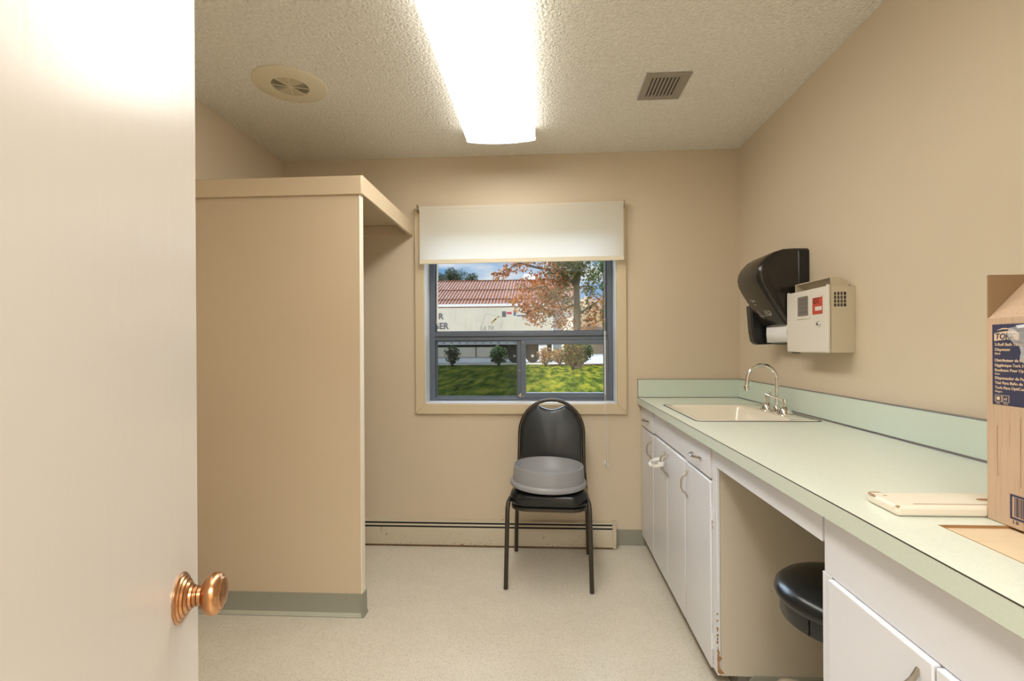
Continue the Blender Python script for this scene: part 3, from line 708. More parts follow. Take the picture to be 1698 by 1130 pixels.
# drop chute on top
b = B()
cx0, cy0_, cy1_, cz0_, cz1_ = 1.122, 1.990, 2.262, sz1, 1.503
for yy in (cy0_, cy1_-.004):
    poly = [(cx0, cz0_), (cx0, cz1_)] + [(cx0+.004+.062*math.sin(PI/2*k/8), cz0_+(cz1_-cz0_)*math.cos(PI/2*k/8)**.6) for k in range(1, 8)] + [(cx0+.066, cz0_)]
    prism(b, poly, 'y', yy, yy+.004)
box(b, cx0, cx0+.030, cy0_+.004, cy1_-.004, cz1_-.004, cz1_)
prism(b, [(cx0+.030, cz1_), (cx0+.030, cz1_-.004), (cx0+.060, cz0_), (cx0+.064, cz0_)], 'y', cy0_+.004, cy1_-.004)
obj('drop_chute', b, M_beige, sh, .001)
bx('bottom_latch', M_dark, SXf+.010, SXf+.030, 2.225, 2.262, sz0-.006, sz0-.0005, sh)

# ------------------------------------------------------------------ door leaf with knob
hinge = Vector((-.206, -.094, 0)); 
dd = thing('open_door', 'glossy cream door leaf standing open at the left edge with copper knob', 'door', (0, 0, 0))
ddir = Vector((-.329, .944, 0)).normalized(); DW = .742
free = Vector((-.456, .623, 0)); hinge = free - ddir*DW
dd.location = (hinge.x, hinge.y, 0); dd.rotation_euler = (0, 0, math.atan2(ddir.y, ddir.x))
# local: x along the door towards free edge, face visible to camera is local -y side
b = B(); box(b, 0, DW, 0, .035, .012, 2.03); obj('door_leaf', b, M_door, dd, .0015, local=True)
kx, kz = DW-.060, .936
b = B(); lathe(b, [(.0290, 0), (.0290, .0012), (.0272, .0026), (.0256, .0026), (.0246, .0045), (.0222, .0048), (.0210, .0072), (.0182, .0076), (.0165, .0102), (.0140, .0108), (.0135, .0135), (.0110, .0142)], (kx, -.0003, kz), 40, (0, -1, 0)); obj('rosette', b, M_copper, dd, local=True)
b = B(); lathe(b, [(.0110, .0), (.0110, .005), (.0122, .0056), (.0122, .0072), (.0105, .008), (.0100, .016)], (kx, -.0110, kz), 28, (0, -1, 0)); obj('knob_neck', b, M_copper, dd, local=True)
b = B(); pr = [(.0100, .0), (.0150, .0013), (.0200, .0040), (.0236, .0085), (.0249, .0125), (.0243, .0165), (.0221, .0203), (.0196, .0222), (.0189, .0219), (.0177, .0234), (.0170, .0231), (.0130, .0251), (.006, .0263), (0, .0266)]
lathe(b, pr, (kx, -.0225, kz), 40, (0, -1, 0)); obj('door_knob', b, M_copper, dd, local=True)
b = B(); lathe(b, pr, (kx, .070, kz), 32, (0, 1, 0)); lathe(b, [(.03, 0), (.03, .004), (.012, .01), (.011, .035)], (kx, .0353, kz), 32, (0, 1, 0)); obj('door_knob', b, M_copper, dd, local=True)

# ------------------------------------------------------------------ roller blind
rb = thing('roller_blind', 'white roller blind pulled a third of the way down the window', 'blind', (-.14, YB-.03, 1.76))
b = B(); tube(b, [(-.772, 3.040, 2.098), (.492, 3.040, 2.104)], .0155, 20); obj('roller_tube', b, M_shade, rb)
b = B(); nx, nz_ = 24, 10; G = []
for i in range(nx+1):
    r_ = []
    for j in range(nz_+1):
        s, t = i/nx, j/nz_; X_ = -.768+1.258*s; Zt = 2.112+.006*s; Zb = 1.762+.006*s
        r_.append(b.verts.new((X_, 3.0255+.0012*math.sin(9*s+2*t), Zt+(Zb-Zt)*t)))
    G.append(r_)
for i in range(nx):
    for j in range(nz_): b.faces.new((G[i][j], G[i+1][j], G[i+1][j+1], G[i][j+1]))
obj('fabric', b, M_shade, rb)
b = B(); prism(b, [(-.770, 1.752), (.492, 1.758), (.492, 1.786), (-.770, 1.780)], 'y', 3.022, 3.029); obj('hem_bar', b, M_hem, rb, .002)
for x_ in (-.783, .496):
    b = B(); box(b, x_-.002, x_+.002, 3.022, YB-.018, 2.080, 2.125); lathe(b, [(.009, 0), (.009, .008)], (x_-(.004 if x_ > 0 else -.0), 3.040, 2.10), 12, (1, 0, 0)); obj('bracket', b, M_pull, rb)
wd = B(); tube(wd, [at(725.5, 430, YB+.05), at(725, 538, YB+.05)], .005, 8)
tag(obj('blind_wand', wd, M_paper), 'thin white blind wand hanging at the left of the upper pane', 'wand')
cs = thing('pull_cords', 'pair of thin white pull cords with tassels hanging right of the chair', 'cord', (.38, 3.05, .5))
b = B(); a_ = at(1002.5, 550, 3.045); c_ = at(1003.5, 655, 3.045); tube(b, [(a_.x, a_.y, 1.758), a_, c_], .0012, 6); obj('cord', b, M_paper, cs)
b = B(); tube(b, [at(1003, 549, 3.05), at(1003.6, 655, 3.05)], .0042, 8); obj('cord_sleeve', b, M_paper, cs)
for u_, v_, uu in ((1003.2, 766, 1002.4), (1007.6, 771, 1004.6)):
    b = B(); p = at(u_, v_, 3.05); tube(b, [at(uu, 655, 3.05), p], .0011, 6); obj('cord', b, M_paper, cs)
    b = B(); lathe(b, [(.002, .022), (.004, .018), (.0065, 0), (.005, -.004)], p-Vector((0, 0, .012)), 12); obj('tassel', b, M_paper, cs)

# ------------------------------------------------------------------ ceiling fixtures
lf = thing('fluorescent_light', 'long lit fluorescent ceiling light with white prismatic lens', 'ceiling light', (-.228, 2.1, ZC))
LX0, LX1, LY0, LY1 = -.418, -.038, .272, 2.712; zl = 2.372
b = B(); cxl = (LX0+LX1)/2
prof = [(LX0, zl+.006), (LX0+.004, zl)] + [(LX0+.004+(LX1-LX0-.008)*k/12, zl-.013*math.sin(PI*k/12)**.8) for k in range(1, 12)] + [(LX1-.004, zl)]
prof = prof[1:]
prism(b, prof, 'y', LY0+.008, LY1-.008); obj('lens', b, M_lens, lf)
for sx_ in (0, 1):
    q = [(LX0, zl+.006), (LX0+.004, zl), (LX0+.006, zl+.002), (LX0+.014, 2.425), (LX0+.010, 2.425)]
    if sx_: q = [(LX0+LX1-a_, c_) for a_, c_ in q]
    b = B(); prism(b, q, 'y', LY0+.008, LY1-.008); obj('lens_side', b, M_lens_side, lf)
for y_ in (LY0, LY1-.008):
    b = B(); prism(b, [(LX0-.003, zl+.008), (LX0+.001, zl-.004)]+[(a_, c_-.004) for a_, c_ in prof]+[(LX1-.001, zl-.004), (LX1+.003, zl+.008), (LX1-.010, 2.430), (LX0+.010, 2.430)], 'y', y_, y_+.008)
    obj('end_cap', b, M_reveal, lf)
bx('housing', M_ceil if False else mat('white_enamel', 'EDE8DA', .5), LX0+.02, LX1-.02, LY0+.01, LY1-.01, 2.426, ZC-.0005, lf)

sp_ = thing('ceiling_speaker', 'round cream ceiling speaker with pierced grille, left of the light', 'speaker', (-1.150, 2.190, ZC))
scx, scy = -1.150, 2.190
b = B(); lathe(b, [(.161, 0), (.161, -.003), (.154, -.007), (.082, -.009), (.082, -.006)], (scx, scy, ZC-.0003), 64, cap0=False, cap1=False); obj('bezel', b, M_spk, sp_)
bx('backing', M_black, scx-.055, scx+.055, scy-.055, scy+.055, ZC-.003, ZC-.001, sp_)
b = B(); lathe(b, [(.081, -.0005), (.081, -.0022)], (scx, scy, ZC), 48); obj('cone_backing', b, M_black, sp_)
b = B()
# concentric slotted rings divided by spokes; alternate sectors are closed plates
for s in range(8):
    a0 = math.radians(22.5+45*s-3); a1 = math.radians(22.5+45*(s+1)-3)
    if s % 4 in (0, 3): 
        for rr in [.012+.0062*k for k in range(12)]:
            n = 10; ring = []
            pts = [(scx+rr*math.cos(a0+(a1-a0)*k/n), scy+rr*math.sin(a0+(a1-a0)*k/n), ZC-.0065) for k in range(n+1)]
            tube(b, pts, .0017, 4)
    else:
        n = 10; poly = [(scx, scy)] + [(scx+.0825*math.cos(a0+(a1-a0)*k/n), scy+.0825*math.sin(a0+(a1-a0)*k/n)) for k in range(n+1)]
        prism(b, poly, 'z', ZC-.0075, ZC-.0055)
obj('grille', b, mat('speaker_slots', 'CBC0A4', .6), sp_)
b = B()
for s in range(4):
    a = math.radians(22.5+45*s-3); d_ = Vector((math.cos(a), math.sin(a), 0)); c0 = Vector((scx, scy, ZC-.0085)); tube(b, [c0-d_*.083, c0+d_*.083], .002, 6)
lathe(b, [(.084, -.0085), (.082, -.0100), (.080, -.0085)], (scx, scy, ZC), 48, cap0=False, cap1=False)
obj('spokes', b, M_spk, sp_)
for a in (10, 100, 190, 280):
    b = B(); lathe(b, [(.005, 0), (.004, -.0025), (0, -.003)], (scx+.125*math.cos(math.radians(a)), scy+.125*math.sin(math.radians(a)), ZC-.0075), 10, cap0=False); obj('screw', b, M_edge, sp_)

gr = thing('ceiling_vent', 'square taupe louvred ceiling vent near the right wall', 'vent', (.561, 2.314, ZC))
gx0_, gx1_, gy0_, gy1_ = .461, .661, 2.198, 2.431
b = B(); plate(b, [gx0_, gx1_], [gy0_, gy1_], [(gx0_+.034, gx1_-.034, gy0_+.034, gy1_-.036)], ZC-.007, ZC-.0005); obj('frame', b, M_grille, gr, .003)
bx('duct_void', M_black, gx0_+.034, gx1_-.034, gy0_+.034, gy1_-.036, ZC-.0009, ZC-.0003, gr)
for k in range(8):
    b = B(); xx = gx0_+.040+k*.0166
    prism(b, [(xx-.002, ZC-.0065), (xx+.0098, ZC-.0050), (xx+.0098, ZC-.0040), (xx-.002, ZC-.0055)], 'y', gy0_+.034, gy1_-.036); obj('louvre', b, M_grille, gr)
b = B(); box(b, gx0_+.058, gx0_+.068, gy1_-.062, gy1_-.030, ZC-.013, ZC-.007); obj('damper_lever', b, M_grille, gr, .001)

# ------------------------------------------------------------------ chair
CHX, CHY, CHR = .030, 2.716, -.056
ch = thing('stacking_chair', 'black vinyl stacking chair with rounded back below the window', 'chair', (CHX, CHY, 0), CHR)
def lobj(name, b, m, bev=0, **k): return obj(name, b, m, ch, bev, local=True, **k)
def backy(z): return .168 + (z-.45)*.24     # lean of the back
# back frame: inverted U that continues down as the rear legs
pts = []
pts += [(-.216, .233, .004), (-.212, .222, .15), (-.205, .205, .30), (-.198, .182, .42), (-.192, backy(.50), .50), (-.190, backy(.60), .60), (-.190, backy(.70), .70)]
zc_ = .722
for k in range(0, 19):
    a = PI-PI*k/18; z_ = zc_+.190*math.sin(a); pts.append((.190*math.cos(a), backy(z_), z_))
pts += [(.190, backy(.70), .70), (.190, backy(.60), .60), (.192, backy(.50), .50), (.198, .182, .42), (.205, .205, .30), (.212, .222, .15), (.216, .233, .004)]
cut = 4
b = B(); tube(b, pts[cut:-cut], .0105, 12); lobj('back_frame', b, M_steel)
for seg_ in (pts[:cut+1], pts[-cut-1:]):
    b = B(); tube(b, seg_, .0115, 12); lobj('leg', b, M_steel)
for s in (-1, 1):
    b = B(); tube(b, [(s*.217, -.232, .004), (s*.213, -.222, .20), (s*.210, -.212, .36), (s*.209, -.207, .405), (s*.206, -.190, .432), (s*.203, -.155, .438), (s*.197, 0, .428), (s*.193, .172, .410)], .0115, 12)
    lobj('leg', b, M_steel)
# seat frame band
b = B(); N = 40
def seatpts(w_f, w_b, y0, y1, z, r=.05, ins=0, lift=0):
    base = rrect(1, 1, .22, 8); out = []
    for px_, py_ in base:
        t = py_+.5; w = (w_f+(w_b-w_f)*t)-2*ins; out.append((px_*w, y0+ins+(y1-y0-2*ins)*t, z + (lift(px_, t) if callable(lift) else lift)))
    return out
rings = [seatpts(.396, .360, -.212, .172, .392), seatpts(.402, .366, -.216, .176, .395), seatpts(.402, .366, -.216, .176, .408), seatpts(.396, .360, -.212, .172, .411)]
loft(b, rings); lobj('seat_frame', b, M_steel)
b = B(); rings = []
for z_, ins in ((.412, .008), (.420, -.001), (.436, -.006), (.460, -.007), (.476, -.002), (.489, .014), (.498, .042), (.501, .085), (.502, .13)): rings.append(seatpts(.400, .366, -.214, .170, z_, ins=ins))
loft(b, rings); lobj('seat', b, M_seatv, ang=60)
# back pad with dished top leaving a hand hole
def padoutline(ins, y_off):
    R_ = .178-ins; out = []
    zb = .520+ins
    left = []; 
    n = 14
    # arch from right side up to handle notch
    P_ = [(R_, zb), (R_, .60), (R_, .66), (R_, zc_)]
    for k in range(1, n+1):
        a = math.radians(90*.70*k/n); P_.append((R_*math.cos(a), zc_+R_*math.sin(a)))
    xe, ze = P_[-1]
    for k in range(1, 8):
        t = k/8; x_ = xe*(1-t); P_.append((x_, ze-ins*.6-.026*math.sin(PI/2*t)**1.0))
    P_ += [(0, ze-ins*.6-.027)]
    full = P_ + [(-x_, z_) for x_, z_ in P_[::-1][1:]]
    full += [(-R_*.5, zb-.004), (0, zb-.005), (R_*.5, zb-.004)]
    return [(x_, backy(z_)+y_off, z_) for x_, z_ in full]
b = B(); rings = [padoutline(.014, -.024), padoutline(.005, -.021), padoutline(0, -.012), padoutline(0, .006), padoutline(.004, .010)]
loft(b, rings); lobj('backrest', b, M_vinyl, ang=50)
b = B(); pp = []
for k in range(13):
    a = math.radians(90*.70+ (180-2*90*.70)*k/12)
# grey lid on the seat
lid = thing('bin_lid', 'round grey plastic funnel lid of a waste bin resting on the chair seat', 'lid', (.020, 2.625, .5045))
b = B()
prof = [(.196, .0), (.2015, .004), (.2020, .016), (.1995, .022), (.1940, .025), (.1905, .028), (.1845, .100), (.1830, .1035), (.1805, .1035), (.1785, .099), (.172, .082), (.15, .058), (.125, .038), (.105, .028), (.100, .028), (.098, .022), (.110, .022), (.17, .060), (.180, .022), (.186, .004)]
lathe(b, prof+[prof[0]], (0, 0, 0), 72, cap0=False, cap1=False)
o = obj('funnel_ring', b, M_grey, lid, local=True, ang=40); o.rotation_euler = (math.radians(.4), math.radians(1.3), 0)

# ------------------------------------------------------------------ stool
STX, STY = .846, 1.418
st = thing('work_stool', 'round black stool with chrome legs tucked into the knee space', 'stool', (STX, STY, 0))
b = B(); lathe(b, [(.150, .506), (.172, .509), (.183, .517), (.188, .530), (.184, .544), (.169, .557), (.140, .566), (.090, .572), (0, .574)], (STX, STY, 0), 56, cap0=True, cap1=True); obj('seat', b, M_seatv, st, ang=60)
b = B(); lathe(b, [(.160, .463), (.171, .466), (.173, .472), (.173, .512), (.150, .514)], (STX, STY, 0), 56); obj('seat_band', b, M_seatv, st, ang=40)
b = B(); box(b, -.001, .001, -.002, .0, .468, .508); 
bmesh.ops.rotate(b, verts=b.verts[:], cent=(0, 0, 0), matrix=Matrix.Rotation(math.radians(-62), 3, 'Z'))
for v in b.verts: v.co += Vector((STX-.1735*math.sin(math.radians(62)), STY-.1735*math.cos(math.radians(62)), 0))
obj('band_seam', b, M_black, st)
b = B(); lathe(b, [(.05, .462), (.05, .405), (.016, .395), (.016, .30), (.024, .295), (.024, .19), (.03, .185), (.03, .15)], (STX, STY, 0), 24); obj('post', b, M_chrome, st)
for k in range(5):
    a = math.radians(112+72*k); d_ = Vector((math.cos(a), math.sin(a), 0)); b = B()
    pts = [Vector((STX, STY, z_)) + d_*r_ for r_, z_ in ((.022, .30), (.030, .262), (.045, .235), (.070, .220), (.11, .203), (.16, .182), (.20, .165), (.225, .150), (.243, .128), (.252, .10), (.255, .05), (.256, .012))]
    tube(b, pts, .0125, 12); lg = obj('leg', b, M_chrome, st)
    b = B(); lathe(b, [(.015, .0), (.017, .003), (.015, .014), (.012, .018)], Vector((STX, STY, .0))+d_*.256, 14); obj('glide', b, M_dplastic2, lg)

# ------------------------------------------------------------------ outdoors
def gz(y): return -.30 + .42*min(1, max(0, (y-4)/26))
M_lawn = None
def lawnmat():
    M = bpy.data.materials.new('lawn_grass'); M.use_nodes = True; nt = M.node_tree; b = nt.nodes['Principled BSDF']
    t = nt.nodes.new('ShaderNodeTexCoord')
    def N(scale, det, s3=(1, 1, 1), rot=0):
        q = nt.nodes.new('ShaderNodeMapping'); q.inputs['Scale'].default_value = s3; q.inputs['Rotation'].default_value = (0, 0, rot); nt.links.new(t.outputs['Object'], q.inputs[0])
        n = nt.nodes.new('ShaderNodeTexNoise'); n.inputs['Scale'].default_value = scale; n.inputs['Detail'].default_value = det; nt.links.new(q.outputs[0], n.inputs[0]); return n.outputs[0]
    r = nt.nodes.new('ShaderNodeValToRGB'); nt.links.new(N(2.0, 7, (2.2, .35, 1), .75), r.inputs[0])
    e = r.color_ramp.elements; e[0].position = .36; e[0].color = lin('37480F'); e[1].position = .64; e[1].color = lin('A2942E'); x = e.new(.5); x.color = lin('68761F')
    r2 = nt.nodes.new('ShaderNodeValToRGB'); nt.links.new(N(9, 4, (2, .6, 1)), r2.inputs[0]); r2.color_ramp.elements[0].position = .3; r2.color_ramp.elements[0].color = (.45, .45, .45, 1); r2.color_ramp.elements[1].position = .65
    mm = nt.nodes.new('ShaderNodeMixRGB'); mm.blend_type = 'MULTIPLY'; mm.inputs[0].default_value = .8; nt.links.new(r.outputs[0], mm.inputs[1]); nt.links.new(r2.outputs[0], mm.inputs[2])
    nt.links.new(mm.outputs[0], b.inputs['Base Color']); b.inputs['Roughness'].default_value = 1.0; b.inputs['Specular IOR Level'].default_value = 0
    bp = nt.nodes.new('ShaderNodeBump'); bp.inputs['Strength'].default_value = .8; bp.inputs['Distance'].default_value = .06; nt.links.new(N(7, 5, (1.5, .7, 1)), bp.inputs['Height']); nt.links.new(bp.outputs[0], b.inputs['Normal']); return M
M_lawn = lawnmat()
M_conc = mat('pale_concrete', 'CFC4AE', .85, vary=(1.5, .06)); M_asph = mat('sunlit_yard_paving', 'B9AFA0', .9, vary=(.6, .06))
M_mulch = mat('bark_mulch', '6E4A34', .95, vary=(6, .35))
def edgeY(x): return 29.6+.16*(x+5.5)
b = B(); NXg, NYg = 40, 40; rows = []
for j in range(NYg+1):
    rows.append([b.verts.new((-40+80*i/NXg, 3.4+(edgeY(-40+80*i/NXg)-3.4)*j/NYg, gz(3.4+(29.8-3.4)*j/NYg))) for i in range(NXg+1)])
for j in range(NYg):
    for i in range(NXg): b.faces.new((rows[j][i], rows[j][i+1], rows[j+1][i+1], rows[j+1][i]))
lawn = obj('lawn', b, M_lawn, kind='structure')
b = B(); prism(b, [(-40, edgeY(-40)), (40, edgeY(40)), (40, edgeY(40)+1.8), (-40, edgeY(-40)+1.8)], 'z', -.1, .16); obj('sidewalk', b, M_conc, kind='structure')
b = B(); prism(b, [(-40, edgeY(-40)+1.8), (40, edgeY(40)+1.8), (40, edgeY(40)+2.0), (-40, edgeY(-40)+2.0)], 'z', -.1, .17); obj('kerb', b, mat('grey_kerb', '8F867A', .9), kind='structure')
bx('yard_paving', M_asph, -60, 80, 28, 140, -.4, .06, kind='structure')
# foundation skirt so that the ground under the house is closed
bx('foundation', mat('foundation_concrete', '8F8A80', .9), XL-.12, XR+.12, YH-.12, YB+.2, -.5, -.121, kind='structure')

# the taller wing of this building, left of the lawn, which throws the lawn's shadow
wg = thing('building_wing', 'two storey tan wing of the building left of the lawn', 'building', (-14, 12, -.3))
M_stucco = mat('tan_stucco', 'BFAE92', .9)
bx('wall', M_stucco, -18, -10, 3.6, 22.4, -.4, 6.0, wg)
bx('roof', mat('dark_roof_edge', '5A4A40', .8), -18.3, -9.7, 3.3, 22.7, 6.0, 6.5, wg)
for k in range(5):
    f_ = bx('window', M_frame, -10.0, -9.96, 5.5+3.3*k, 7.0+3.3*k, 3.3, 4.6, wg)
    bx('pane', M_lensgrey, -9.965, -9.95, 5.6+3.3*k, 6.9+3.3*k, 3.4, 4.5, f_)

# warehouse with ribbed copper-brown roof
wh = thing('warehouse', 'long low warehouse with ribbed copper-brown metal roof behind the trailer', 'building', (-12, 66, 0))
M_roof = mat('copper_brown_metal_roof', 'B0652F', .9, vary=(.4, .05)); M_rib = mat('roof_rib', '7A4A34', .6)
RX0, RX1 = -34, 4.4; ey, ez, ry, rz_ = 58.0, 5.9, 70.5, 10.75
bx('wall', mat('warehouse_wall', 'E3DCCB', .8, vary=(.4, .03)), RX0+.5, RX1-.5, 59.0, 81.5, 0, 6.0, wh)
b = B(); prism(b, [(ey, ez), (ry, rz_), (83, ez), (83, ez-.25), (ry, rz_-.25), (ey, ez-.25)], 'x', RX0, RX1); obj('roof', b, M_roof, wh)
b = B(); n_ = int((RX1-RX0)/.40); pit = Vector((0, ry-ey, rz_-ez))
for k in range(n_+1):
    xx = RX0+.40*k; prism(b, [(ey, ez), (ry, rz_), (ry, rz_+.10), (ey, ez+.10)], 'x', xx-.065, xx+.065)
obj('roof_ribs', b, M_rib, wh, kind='stuff')
for t in (.26, .60):
    b = B(); p = Vector((0, ey, ez))+pit*t; box(b, RX0, RX1, p.y-.12, p.y+.12, p.z+.0, p.z+.13); obj('snow_rail', b, M_rib, wh)
bx('ridge_cap', M_rib, RX0, RX1, ry-.25, ry+.25, rz_-.02, rz_+.10, wh)
bx('wall_joint', M_rib, at(789, 585, 58.95).x-.04, at(789, 585, 58.95).x+.04, 58.94, 58.999, 0, 5.0, wh)
pw = at(880, 452, 80)
w2 = thing('white_gable', 'small white sloped roof beyond the copper-brown ridge, left of the trunk', 'building', (pw.x, 86, 0))
b = B(); prism(b, [(84, 12.0), (87, 14.1), (90, 12.0)], 'x', at(868, 450, 85).x, at(893, 450, 85).x); obj('roof', b, M_reveal, w2)
bx('wall', M_stucco, at(869, 450, 85).x, at(892, 450, 85).x, 84.3, 89.7, 0, 12.0, w2)

# semi trailer
TY = 36.0
tr = thing('semi_trailer', 'long white semi trailer parked across the yard with faded pictures', 'trailer', (-6, TY+1.3, .06))
M_trw = mat('weathered_white_trailer', 'CCC6BA', .6, vary=(.9, .05), streak=(1.2, 'B9B3A4', (5, 5, .6)))
tx0, tx1 = -16.0, at(916, 530, TY).x
ztop = at(800, 505, TY).z; zbot = at(800, 566, TY).z
bx('cargo_box', M_trw, tx0, tx1, TY, TY+2.6, zbot, ztop, tr)
bx('top_rail', M_reveal, tx0, tx1+.02, TY-.04, TY+2.64, ztop-.16, ztop+.03, tr)
bx('shadow_line', M_rib, tx0, tx1, TY-.015, TY, ztop-.23, ztop-.16, tr)
bx('bottom_rail', M_reveal, tx0, tx1+.02, TY-.04, TY+2.64, zbot-.26, zbot, tr)
for k in range(17):
    xx = at(723+13.05*k, 569, TY).x
    if xx < tx1-.1: bx('marker', M_dark, xx-.06, xx+.06, TY-.055, TY-.038, zbot-.16, zbot-.10, tr)
b = B(); box(b, at(853, 580, TY).x-1.3, tx1-.05, TY+.7, TY+1.9, .55, zbot-.26); obj('chassis', b, M_black, tr)
b = B(); box(b, -9.5, at(820, 580, TY).x, TY+1.0, TY+1.6, zbot-.45, zbot-.26); obj('frame_beam', b, M_black, tr)
for u_ in (853, 883):
    xw = at(u_, 584, TY).x
    for yy in (TY+.05, TY+2.2):
        b = B(); lathe(b, [(.30, 0), (.46, .0), (.50, .04), (.50, .26), (.46, .30), (.30, .30)], (xw, yy+.0, .56), 28, (0, 1, 0)); w = obj('wheel', b, M_black, tr)
        b = B(); lathe(b, [(.31, -.005), (.31, .02), (.27, .05), (.20, .06), (.12, .02), (.10, -.03), (0, -.03)], (xw, yy+.0, .56), 24, (0, 1, 0), cap0=False); obj('hub', b, mat('wheel_hub', 'C9C3B4', .5, metal=.3), w)
bx('mud_flap', M_reveal, at(893, 580, TY).x, at(907, 580, TY).x, TY+.1, TY+.6, .2, zbot-.28, tr)
def TT(s, u, v, size, **k): 
    p = at(u, v, TY); return text('lettering', s, size, (p.x, TY-.006, p.z), (1, 0, 0), (0, 0, 1), M_ltr, tr, .003, **k)
M_ltr = mat('faded_letter_paint', '5A5862', .8)
TT('R', 727.0, 529.5, .60, bold=.02); TT('GER', 718.0, 546, .64, bold=.02, xs=.98)
def quadline(pxs, w, m, nm):
    b = B()
    for (a, c_) in pxs:
        p, q = at(*a, TY), at(*c_, TY); d_ = (q-p).normalized(); n = Vector((-d_.z, 0, d_.x))*w/2
        loft(b, [[(p+n).to_tuple(), (p-n).to_tuple(), (q-n).to_tuple(), (q+n).to_tuple()], [((p+n)+Vector((0, -.006, 0))).to_tuple(), ((p-n)+Vector((0, -.006, 0))).to_tuple(), ((q-n)+Vector((0, -.006, 0))).to_tuple(), ((q+n)+Vector((0, -.006, 0))).to_tuple()]])
    return obj(nm, b, m, tr)
quadline([((806, 521), (795, 547)), ((833.5, 532), (829, 547)), ((806, 521), (834, 527))], .035, mat('faded_grey', 'A9ABA8', .8), 'faded_outline')
quadline([((814, 538), (823, 529)), ((814, 535), (828, 524))], .12, mat('faded_ochre', 'CBBB95', .8), 'faded_outline')
p = at(796, 548, TY); text('lettering', 'ULTR', .42, (p.x, TY-.006, p.z), (1, 0, 0), (0, 0, 1), mat('faded_grey2', '8B8C8A', .8), tr, .003, xs=1.0, shear=.3)
def patch(u0, u1, v0, v1, m): a, c_ = at(u0, v1, TY), at(u1, v0, TY); bx('printed_patch', m, a.x, c_.x, TY-.008, TY, a.z, c_.z, tr)
patch(832.5, 839, 516.5, 526, mat('slate_print', '5B5964', .8)); patch(840, 848.5, 517.5, 521.5, mat('crimson_print', 'B5485A', .8)); patch(851.5, 855.5, 514.5, 524, mat('blue_print', '4C5A8A', .8)); patch(857, 884, 522.5, 525, mat('blue_print', '4C5A8A', .8)); patch(872, 884, 518.5, 522, mat('orange_print', 'D58A6A', .8))
bk = at(922, 530, 39)
cn = bx('storage_container', mat('pale_grey_container', 'B9BBB6', .7), at(917, 530, 39).x, at(931, 530, 39).x, 39, 41.5, .06, at(920, 512, 39).z, None)
tag(cn, 'pale grey container standing beyond the right end of the white trailer', 'container')

# tan hillside at the right
b = B(); NX_, NY_ = 30, 16; rows = []
for j in range(NY_+1):
    r_ = []
    for i in range(NX_+1):
        X_ = 4+70*i/NX_; Y_ = 74+50*j/NY_; h = 13.5*min(1, (i/NX_)*22)*math.sin(min(1, j/NY_*1.6)*PI/2)*(.9+.1*math.sin(X_*.4))
        r_.append(b.verts.new((X_, Y_, h)))
    rows.append(r_)
for j in range(NY_):
    for i in range(NX_): b.faces.new((rows[j][i], rows[j][i+1], rows[j+1][i+1], rows[j+1][i]))
obj('hillside', b, mat('dry_tan_slope', '96764F', .95, vary=(.25, .18)), kind='structure')

# foliage
def leaves_into(V, Fc, c, r, n, s, rng, flat=1.0):
    for _ in range(n):
        d = rng.normal(size=3); d /= np.linalg.norm(d); p = np.array(c)+d*np.array(r)*rng.random()**.45
        a = rng.normal(size=3); a /= np.linalg.norm(a); q = np.cross(a, rng.normal(size=3)); q /= np.linalg.norm(q); sz = s*(.6+.8*rng.random())
        k = len(V); V += [tuple(p-a*sz), tuple(p+q*sz*.55), tuple(p+a*sz), tuple(p-q*sz*.55)]; Fc.append((k, k+1, k+2, k+3))
DENS = 1.7
def foliage(name, clusters, s, m, parent, seed=1):
    rng = np.random.default_rng(seed); V = []; Fc = []
    for c, r, n in clusters: leaves_into(V, Fc, c, (r, r, r) if not isinstance(r, tuple) else r, int(n*DENS), s, rng)
    me = bpy.data.meshes.new(name); off = root_off(parent) if parent else Vector((0, 0, 0))
    me.from_pydata([(x-off.x, y-off.y, z-off.z) for x, y, z in V], [], Fc); me.materials.append(m)
    o = bpy.data.objects.new(name, me); COL.objects.link(o); o.parent = parent; return o
M_bark = mat('grey_bark', '6A5A4A', .95, bump=(12, .6, .05, 4)); M_bark2 = mat('dark_bark', '3A332C', .95)
L_or = leafmat('orange_leaves', ['7E4A2A', 'B8683A', 'C98A4A', 'A8553A', '9A8A42']); L_ol = leafmat('olive_leaves', ['3E4422', '6A6A30', '8F8A42', '4A5230', '7A5A38'])
L_gr = leafmat('green_leaves', ['22331C', '3C5428', '55702F']); L_lg = leafmat('light_green_leaves', ['4E7032', '8DA85A', 'A9BE78']); L_dr = leafmat('dry_leaves', ['6A4226', 'A8743E', 'C49A5C', '5A5A2A']); L_ev = leafmat('evergreen_needles', ['26352C', '3C4E3A', '55664C'])
TRY = 27.0
def A(u, v, dy=0): return at(u, v, TRY+dy)
mt = thing('autumn_tree', 'autumn tree with orange and olive leaves, its trunk right of centre outside', 'tree', (A(955, 600).x, TRY, gz(27)))
base = A(957, 602); base.z = gz(27)-.1
b = B(); tube(b, [base, A(957, 575), A(957, 520), A(956, 480), A(950, 440), A(944, 400), A(940, 360)], [.26, .22, .19, .17, .13, .09, .05], 12)
